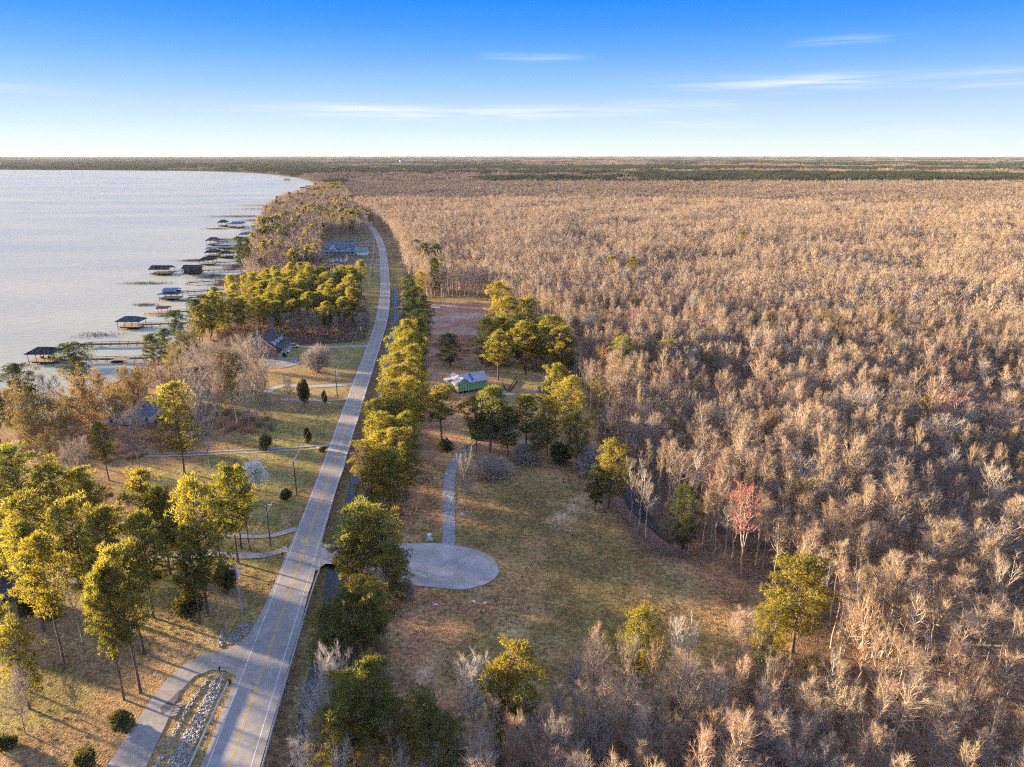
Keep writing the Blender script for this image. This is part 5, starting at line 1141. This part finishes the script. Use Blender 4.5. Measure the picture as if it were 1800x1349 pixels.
dock('outermost long dark gabled boathouse on the shared pier', 267, 295, 481, 9, 'gable', 'roof_charcoal', 1.6, 2.6, ((295, 477), (436, 473), 1.6), deckm='wood_dark')
dock('closed box shaped boathouse halfway along the shared pier', 324, 347, 480, 8, 'gable', 'roof_charcoal', 1.4, 2.8, None, wall='wood_dark', deckm='wood_dark')
dock('bare thin pier among the reeds with no roof', 325, 330, 498, 3, None, walk=((330, 497), (405, 492), 1.2), name='pier', cat='pier', deckm='wood_grey')
dock('little boathouse with pointed dark roof on a low dock', 353, 373, 464, 7, 'hip', 'roof_charcoal', 1.5, 2.6, ((373, 462), (440, 459), 1.5), deckm='wood_grey')
dock('boathouse with blue grey flat roof over a hipped lower one, nearest of the crowded group', 363, 381, 450, 9, 'hip', 'roof_charcoal', 1.6, 2.4, ((381, 446), (444, 444), 1.5), second=(3.4, 'roof_blue', 8.6, 0), deckm='wood_dark')
dock('dark hip roofed boathouse at the shore side of the crowded group', 387, 404, 452, 7, 'hip', 'roof_charcoal', 1.5, 2.4, None, deckm='wood_dark')
dock('brown hip roofed boathouse farthest out in the crowded group', 365, 381, 430, 9, 'hip', 'roof_brown', 2.0, 3.2, ((381, 427), (450, 424), 1.5), deckm='wood_dark')
dock('long low blue roofed slip in the crowded group', 383, 411, 436, 8, 'flat', 'roof_blue', .3, 2.2, ((411, 434), (448, 432), 1.5), deckm='wood_dark')
dock('flat blue grey roofed slip behind the long low blue one', 381, 399, 430, 6, 'flat', 'roof_slate_blue', .3, 2.2, None, deckm='wood_dark')
dock('small grey hip roofed boathouse above the pair of shore pines', 422, 433, 418, 7, 'hip', 'roof_slate_blue', 1.4, 2.6, ((433, 417), (455, 416), 1.5), deckm='wood_dark')
dock('boathouse with steel blue gable roof close to the far reddish woods', 446, 461, 412, 10, 'gable', 'roof_blue', 1.8, 3.2, ((433, 408), (446, 410), 3.0), wall='wood_dark', deckm='wood_dark')
dock('blue grey boathouse behind the steel blue one by the reddish woods', 444, 460, 398, 9, 'flat', 'roof_slate_blue', .3, 3.2, None, deckm='wood_dark')
dock('dark gazebo shaped boathouse farthest out on the farthest pier', 385, 396, 397, 9, 'hip', 'roof_charcoal', 2.2, 3.2, ((396, 396), (400, 396), 1.5), deckm='wood_dark')
dock('dark flat roofed slip in the middle of the farthest pier', 400, 409, 399, 9, 'flat', 'roof_charcoal', .3, 3.0, None, deckm='wood_dark')
dock('slate blue roofed boathouse at the shore end of the farthest pier', 409, 425, 400, 9, 'gable', 'roof_slate_blue', 1.8, 3.4, ((425, 398), (452, 397), 1.5), deckm='wood_dark')
dock('bare pier cut by the left photo edge near the ragged shore pine', -30, -20, 694, 4, None, walk=((-20, 693), (62, 690), 1.5), name='pier', cat='pier', deckm='wood_grey')
for i, (xx, yy, w_) in enumerate([(560, 331, 10), (548, 334, 8), (520, 318, 8)]):
    dock(['tiny dark boathouse at the far bend of the shore nearest the trees', 'tiny dark boathouse at the far bend of the shore farther out', 'tiny dark dock under the far shore woods'][i], xx - 12 - w_, xx - 12, yy, 12, 'gable', 'roof_charcoal', 1.8, 3.2, deckm='wood_dark')
for i, (x0_, x1_, yy, lb) in enumerate([(398, 446, 440, 'thin bare pier just below the long low blue slip'), (405, 444, 453, 'thin bare pier level with the dark hip roofed boathouse'), (396, 440, 468, 'thin bare pier just above the shared boathouse pier'), (425, 452, 421, 'thin bare pier between the brown hip roof and the grey hip roof'), (428, 455, 405, 'thin bare pier behind the small grey hip roofed boathouse')]):
    dock(lb, x0_ - 5, x0_, yy, 3, None, walk=((x0_, yy - .4), (x1_, yy - 1.4), 1.4), name='pier', cat='pier', deckm='wood_dark')
# a skiff moored at the landing
bt = gp(206, 637, .3); o = thing('skiff', bt, rad(12), 'brown open skiff moored at the landing of the nearest boathouse pier', 'boat')
hull = MB(); xs_ = [-2.4, -1.2, 0, 1.2, 2.1, 2.6]; ws_ = [.75, .85, .88, .75, .4, .04]
V = []; Fh = []
for x_, w_ in zip(xs_, ws_): V += [(x_, -w_, .55 + .05 * x_), (x_, -w_ * .6, -.1), (x_, w_ * .6, -.1), (x_, w_, .55 + .05 * x_)]
for i in range(5):
    for j in range(3): Fh.append((4 * i + j, 4 * i + j + 1, 4 * i + 5 + j, 4 * i + 4 + j))
Fh.append((0, 1, 2, 3)); hull.add(V, Fh).build('hull', 'wood_dark', o)
for x_ in (-1.3, .5): MB().box((x_, 0, .35), (.3, 1.4, .06)).build('thwart', 'wood_tan', o)

# ------------------------------------------------------------------ poles and wires
def upole(bx, by, ty, label, m='pole_wood', cross=False, can=False, lamp=False):
    b = gp(bx, by); h = top_z(b[1], ty); o = thing('utility_pole', (b[0], b[1], 0), rad(8), label, 'utility pole', 'poles along the road'); MB().tube((0, 0, -.3), (0, 0, h), .19, .13, 8).build('pole', m, o)
    if cross:
        MB().box((0, 0, h - .5), (2.4, .14, .16)).build('crossarm', m, o)
        for xx in (-1.1, -.5, .5, 1.1): MB().tube((xx, 0, h - .42), (xx, 0, h - .1), .07, .05, 6).build('insulator', 'utility_white', o)
    if can: MB().tube((.42, -.1, h - 2.3), (.42, -.1, h - 1.1), .3, .3, 10).build('transformer', 'utility_white', o)
    if lamp: MB().tube((0, 0, h - .25), (.9, -.5, h), .05, .05, 6).build('lamp_arm', 'steel', o); MB().box((1.05, -.6, h - .02), (.65, .36, .24)).build('lamp_head', 'utility_white', o)
    return np.array([b[0], b[1], h])
p1 = upole(425, 1077, 996, 'pale grey power pole with crossarm and transformer beside the left grove', 'pole_pale', True, True)
p2 = upole(476, 960, 886, 'dark yard pole standing between the two gravel tracks', lamp=True)
p3 = upole(522, 871, 812, 'dark pole with a white lamp head on the verge above the yard poles', lamp=True)
p4 = upole(593, 698, 650, 'power pole with a white transformer beside the concrete drive', 'pole_wood', False, True)
p5 = upole(634, 602, 571, 'pole with white top at the corner of the pine grove', 'pole_wood', False, True)
p6 = upole(656, 483, 455, 'pole in front of the pavilion at the road', 'pole_wood')
p7 = upole(659, 462, 441, 'pole beside the white car near the road', 'pole_wood')
p8 = upole(660, 428, 416, 'farthest pole at the bend of the road', 'pole_wood')
def wire(a, b, sag, label, r=.028):
    t = np.linspace(0, 1, 15)[:, None]; P = np.asarray(a) * (1 - t) + np.asarray(b) * t; P[:, 2] -= (4 * sag * t * (1 - t))[:, 0]; V, Fq = tubes(P[:-1], P[1:], np.full(14, r), np.full(14, r), 5)
    o = MB().add(V, Fq).build('power_line', 'wire'); tag(o, label, 'cable', 'overhead cables')
dwn = np.array([0, 0, -.25])
wire(p1 + dwn, p4 + dwn, 2.2, 'overhead cable from the pale pole to the pole by the concrete drive', .035)
wire(p4 + dwn, p5 + dwn, 1.6, 'overhead cable from the concrete drive pole to the grove corner pole', .035)
wire(p5 + dwn, p6 + dwn, 2.0, 'overhead cable running past the pine grove beside the road')
wire(p6 + dwn, p8 + dwn, 1.2, 'overhead cable along the road bend')
wire(p1 + dwn * 3, p2 + dwn, .8, 'short cable from the pale pole to the dark yard pole', .02)
# ------------------------------------------------------------------ guardrails
def guardrail(pts, label, term):
    pl = smooth_pl(gpl(pts, .72), 2.0); o = thing('guardrail', (pl[0, 0], pl[0, 1], 0), 0, label, 'guardrail'); q = pl - pl[0] * [1, 1, 0]; q[:, 2] = 0
    d_ = np.gradient(q[:, :2], axis=0); d_ /= np.linalg.norm(d_, axis=1)[:, None]; nr = np.column_stack([-d_[:, 1], d_[:, 0]])
    prof = [(-.05, .42), (.05, .48), (-.05, .57), (.05, .66), (-.05, .75), (-.10, .75), (-.10, .42)]; V = []; n = len(q); k_ = len(prof)
    for i in range(n):
        for u, z in prof: V.append((q[i, 0] + nr[i, 0] * u * 1.3, q[i, 1] + nr[i, 1] * u * 1.3, z))
    MB().add(V, [(i * k_ + j, i * k_ + (j + 1) % k_, (i + 1) * k_ + (j + 1) % k_, (i + 1) * k_ + j) for i in range(n - 1) for j in range(k_)]).build('rail', 'steel', o)
    for i in range(0, n, 2): MB().box((q[i, 0] - nr[i, 0] * .25, q[i, 1] - nr[i, 1] * .25, .36), (.13, .15, .78), math.atan2(d_[i, 1], d_[i, 0])).build('post', 'steel_post', o)
    if term: MB().box((q[0, 0], q[0, 1], .52), (.45, .35, .6), math.atan2(d_[0, 1], d_[0, 0])).build('end_terminal', 'black_plastic', o)
guardrail([(403, 1196), (385, 1233), (362, 1283), (332, 1347), (300, 1420)], 'grey steel guardrail with black end between the road and the rock ditch', True)
guardrail([(566, 988), (545, 1050), (512.6, 1161), (486, 1255), (460.5, 1349), (440, 1420)], 'thin pale steel guardrail along the grassy ditch right of the road', False)
# ------------------------------------------------------------------ rock lined ditches
def icos():
    t = (1 + 5 ** .5) / 2; v = np.array([(-1, t, 0), (1, t, 0), (-1, -t, 0), (1, -t, 0), (0, -1, t), (0, 1, t), (0, -1, -t), (0, 1, -t), (t, 0, -1), (t, 0, 1), (-t, 0, -1), (-t, 0, 1)]); v /= np.linalg.norm(v[0])
    f = [(0, 11, 5), (0, 5, 1), (0, 1, 7), (0, 7, 10), (0, 10, 11), (1, 5, 9), (5, 11, 4), (11, 10, 2), (10, 7, 6), (7, 1, 8), (3, 9, 4), (3, 4, 2), (3, 2, 6), (3, 6, 8), (3, 8, 9), (4, 9, 5), (2, 4, 11), (6, 2, 10), (8, 6, 7), (9, 8, 1)]
    return v, np.array(f)
IV, IF = icos()
def stones(name, polys, step, size, m, label, cat='stones'):
    r = np.random.default_rng(len(label)); P = []
    for pg in polys:
        pg = gpl(pg); a, b = pg[:, :2].min(0), pg[:, :2].max(0); xs, ys = np.meshgrid(np.arange(a[0], b[0], step), np.arange(a[1], b[1], step)); x_ = xs.ravel() + (r.random(xs.size) - .5) * step; y_ = ys.ravel() + (r.random(xs.size) - .5) * step
        kk = in_poly(x_, y_, pg) & (r.random(len(x_)) < .92); P.append(np.column_stack([x_[kk], y_[kk]]))
    P = np.vstack(P); n = len(P); s = size * (.55 + .75 * r.random((n, 1, 3))) * (.7 + .6 * r.random((n, 1, 1))); a = r.random(n) * 6.283; V = IV[None] * s * (1 + .25 * r.normal(size=(n, 12, 1))); ca_, sa_ = np.cos(a)[:, None], np.sin(a)[:, None]
    x_ = V[:, :, 0] * ca_ - V[:, :, 1] * sa_; y_ = V[:, :, 0] * sa_ + V[:, :, 1] * ca_; V = np.stack([x_ + P[:, :1], y_ + P[:, 1:], V[:, :, 2] * .7 + .08], -1).reshape(-1, 3)
    me = raw_mesh(name, V, [(IF[None] + np.arange(n)[:, None, None] * 12).reshape(-1, 3)], m); o = bpy.data.objects.new(name, me); col.objects.link(o); tag(o, label, cat, None, 'stuff'); return n
print('stones', stones('ditch_stones', [[(394, 1182), (377, 1192), (362, 1222), (330, 1280), (285, 1360), (322, 1360), (352, 1290), (376, 1236), (394, 1202)], [(372, 1186), (356, 1203), (338, 1225), (318, 1262), (300, 1297), (270, 1349), (277, 1352), (306, 1300), (326, 1262), (342, 1232), (362, 1208)]], .27, .17, 'stone', 'pale loose stones lining the ditch between driveway and guardrail'),
      stones('ditch_stones', [[(444, 1092), (420, 1100), (404, 1116), (398, 1132), (404, 1135), (434, 1116), (444, 1100)], [(398, 1102), (388, 1116), (380, 1135), (386, 1138), (396, 1136), (390, 1128), (396, 1112)]], .27, .17, 'stone', 'small patch of pale stones on the verge above the driveway mouth'),
      stones('path_stones', [[(780, 960), (777, 885), (777, 840), (790, 812), (804, 797), (816, 797), (806, 815), (800, 842), (802, 885), (800, 960)]], .42, .13, 'gravel_blue', 'coarse blue grey gravel lying on the path to the teal cottage', 'gravel'))
# ------------------------------------------------------------------ small things
def car(px, py, rz, m, label, suv=True):
    o = thing('parked_car', gp(px, py), rz, label, 'car'); H_ = 1.75 if suv else 1.45
    MB().prism([(-2.3, .35), (2.3, .35), (2.35, .8), (1.4, 1.02), (-2.25, 1.08), (-2.35, .7)], 'y', -.9, .9).build('body', m, o)
    cb = MB(); z1 = H_ - .06; cb.add([(-2.1, -.82, 1.06), (1.0, -.82, 1.04), (1.0, .82, 1.04), (-2.1, .82, 1.06), (-1.85, -.66, z1), (.2, -.66, z1), (.2, .66, z1), (-1.85, .66, z1)], [(4, 5, 6, 7), (0, 1, 5, 4), (1, 2, 6, 5), (2, 3, 7, 6), (3, 0, 4, 7)]).build('windows', 'glass', o)
    MB().box((-.82, 0, H_ - .03), (2.1, 1.36, .08)).build('roof', m, o)
    for xx in (-1.75, -.55, .55): 
        for s in (-1, 1): MB().box((xx, s * .75, 1.35), (.1, .16, .62)).build('pillar', m, o)
    for xx in (-1.45, 1.45):
        for s in (-1, 1): MB().tube((xx, s * .74, .34), (xx, s * .95, .34), .34, .34, 12).build('wheel', 'tyre', o)
    for s in (-1, 1): MB().box((2.3, s * .65, .72), (.1, .36, .16)).build('headlight', 'utility_white', o)
car(517, 611, rad(5), 'car_white', 'white suv parked on the drive beside the brick house porch')
car(632, 459, rad(-4), 'car_white', 'white car parked near the road by the pavilion', False)
car(632, 443, rad(10), 'car_red', 'small rust red car parked before the large pale house', False)
def small(name, px, py, label, cat, parts, rz=0., group=None):
    o = thing(name, gp(px, py), rz, label, cat, group)
    for nm, c, s, m in parts: MB().box(c, s, 0, .94).build(nm, m, o)
    return o
small('utility_box', 755, 949, 'white utility box on a grey pad at the edge of the turning circle', 'utility box', [('pad', (0, 0, .06), (1.8, 1.3, .12), 'concrete'), ('cabinet', (0, 0, .72), (.85, .8, 1.2), 'utility_white'), ('lid', (0, 0, 1.36), (.95, .9, .1), 'white_paint')])
small('yard_sign', 812, 909, 'small white sign on a post beside the bare vase shaped tree', 'sign', [('post', (0, 0, .4), (.08, .08, .8), 'wood_grey'), ('board', (0, -.06, .8), (.95, .06, .65), 'white_paint')])
for px_, py_, lb in ((497, 980, 'dark mailbox on a post at the second gravel track'), (387, 1184, 'dark slim marker post at the driveway mouth'), (612, 690, 'dark mailbox at the concrete drive')):
    small('mailbox', px_, py_, lb, 'mailbox', [('post', (0, 0, .5), (.1, .1, 1.0), 'wood_dark'), ('box', (0, 0, 1.12), (.24, .5, .26), 'black_plastic')])
for px_, py_, lb in ((393, 1065, 'thin white pipe marker left of the pale power pole'), (404.5, 1062, 'shorter white pipe marker nearest the pale power pole')):
    small('marker_post', px_, py_, lb, 'marker', [('post', (0, 0, .6), (.2, .2, 1.2), 'utility_white'), ('cap', (0, 0, 1.24), (.26, .26, .12), 'white_paint')])
small('bin', 46, 1037, 'blue bin beside the brick house at the photo edge', 'bin', [('body', (0, 0, .5), (.6, .6, 1.), 'blue_plastic'), ('lid', (0, 0, 1.04), (.66, .66, .08), 'blue_plastic')])
small('warning_marker', 421, 1094, 'slim yellow guy wire guard at the foot of the pale power pole', 'marker', [('post', (0, 0, 1.2), (.12, .12, 2.4), 'line_yellow'), ('foot', (0, 0, .05), (.3, .3, .1), 'concrete')])
for i in range(5):
    px_, py_ = 317 - i * 2.9, 1239 + i * 4.9; small('paving_stone', px_, py_, ['first', 'second', 'third', 'fourth', 'last'][i] + ' small pale paver from the road end of the short line on the driveway island', 'paver', [('slab', (0, 0, .16), (1.0, .36, .12), 'concrete')], rad(20), 'pavers on the driveway island')
def beam(a, b, label, m='wood_dark', w=.35, z=.25, name='beam'):
    A_, B_ = gp(*a), gp(*b); d_ = B_ - A_; o = MB().box((0, 0, z), (float(np.hypot(d_[0], d_[1])), w, w * .9)).build(name, m); o.location = tuple((A_ + B_) / 2); o.rotation_euler = (0, 0, math.atan2(d_[1], d_[0])); return tag(o, label, 'timber', 'timbers on the ground')
beam((892, 689), (907, 665), 'left one of two long parallel timbers by the canal head'); beam((896, 690), (909, 670), 'right one of two long parallel timbers by the canal head'); beam((883, 674), (890, 687), 'short timber laid askew against the parallel pair')
beam((805, 649.5), (874, 649.8), 'long log lying behind the unfinished house', 'wood_tan', .3, name='log')
for i, (a_, b_) in enumerate((((818, 790), (832, 777)), ((821, 792), (838, 780)), ((815, 787), (826, 783)))):
    beam(a_, b_, ['pale scrap board nearest the gravel path end', 'pale scrap board tucked under the brown bush', 'short pale scrap board across the others'][i], 'wood_grey', .25, name='board')
def tarp(px, py, w, d_, label, m='utility_white'):
    r = np.random.default_rng(int(px)); n = 6; V = [((i / n - .5) * w * (1 + .2 * r.random()), (j / n - .5) * d_ * (1 + .2 * r.random()), .14 + .1 * r.random()) for j in range(n + 1) for i in range(n + 1)]
    o = MB().add(V, [(j * (n + 1) + i, j * (n + 1) + i + 1, (j + 1) * (n + 1) + i + 1, (j + 1) * (n + 1) + i) for j in range(n) for i in range(n)]).build('plastic_sheet', m); o.location = tuple(gp(px, py)); tag(o, label, 'sheet')
tarp(893, 694, 4.2, .9, 'crumpled white plastic sheet before the long timbers'); tarp(942, 742, 2.6, 2.0, 'white sheet lying near the canal bank pines'); tarp(766, 541, 4.5, 3.5, 'pale debris sheet at the corner of the dirt lot')
tarp(766, 1064, .6, .5, 'small pale scrap on the grass below the turning circle'); tarp(833, 1059, .5, .5, 'small white scrap under the middle of the turning circle'); tarp(852, 1061, .55, .5, 'small grey scrap right of the white one below the turning circle')
# far water tower
p = gp(704, 293); o = thing('water_tower', p, 0, 'tiny white water tower near the horizon', 'tower'); MB().tube((0, 0, 0), (0, 0, 34), 2.2, 2.0, 10).build('stem', 'white_paint', o)
tk = MB(); zz = [32, 34, 38, 42, 44]; rr2 = [2, 7, 9, 7, 2]
for i in range(4): tk.tube((0, 0, zz[i]), (0, 0, zz[i + 1]), rr2[i], rr2[i + 1], 14)
tk.build('tank', 'white_paint', o)
# ------------------------------------------------------------------ reeds in the lake
rv = Acc(); r = np.random.default_rng(4)
for (px_, py_, w_, d_, n) in [(340, 459, 22, 2.5, 900), (255, 499, 42, 2.5, 500), (372, 487, 22, 5, 900), (420, 490, 28, 12, 2600), (395, 500, 24, 6, 900), (425, 381, 60, 10, 2500), (455, 388, 34, 9, 1800), (470, 362, 70, 14, 1800), (380, 403, 22, 4, 700), (450, 368, 40, 10, 900), (395, 422, 26, 5, 700), (255, 537, 22, 2, 250), (170, 590, 40, 3, 250), (415, 470, 14, 12, 900), (445, 430, 10, 20, 900)]:
    c = gp(px_, py_); P = c + np.column_stack([r.normal(size=n) * w_ / 2 / ppm(py_), r.normal(size=n) * d_, np.full(n, 0)]); D = unit(np.column_stack([r.normal(size=(n, 2)) * .15, np.ones(n)])); S = unit(np.cross(D, rdir(r, n))); rv.tris(P - S * .12, P + S * .12, P + D * (.7 + 1.1 * r.random((n, 1))))
me = rv.mesh('reeds', 'reed'); o = bpy.data.objects.new('reeds', me); col.objects.link(o); tag(o, 'brown reed beds standing in the shallow lake by the docks', 'reeds', None, 'stuff')
# ------------------------------------------------------------------ haze
hz = MB().box((0, 14500, 46.5), (64000, 35000, 97)).build('haze', 'white_paint'); hz.data.materials.clear()
hm = bpy.data.materials.new('haze'); hm.use_nodes = True; t = hm.node_tree; t.nodes.clear(); ho = t.nodes.new('ShaderNodeOutputMaterial'); pv = t.nodes.new('ShaderNodeVolumePrincipled')
pv.inputs['Density'].default_value = 1.5e-5; pv.inputs['Color'].default_value = (.8, .9, 1, 1); pv.inputs['Anisotropy'].default_value = .12; t.links.new(pv.outputs[0], ho.inputs['Volume']); hz.data.materials.append(hm); tag(hz, kind='stuff')
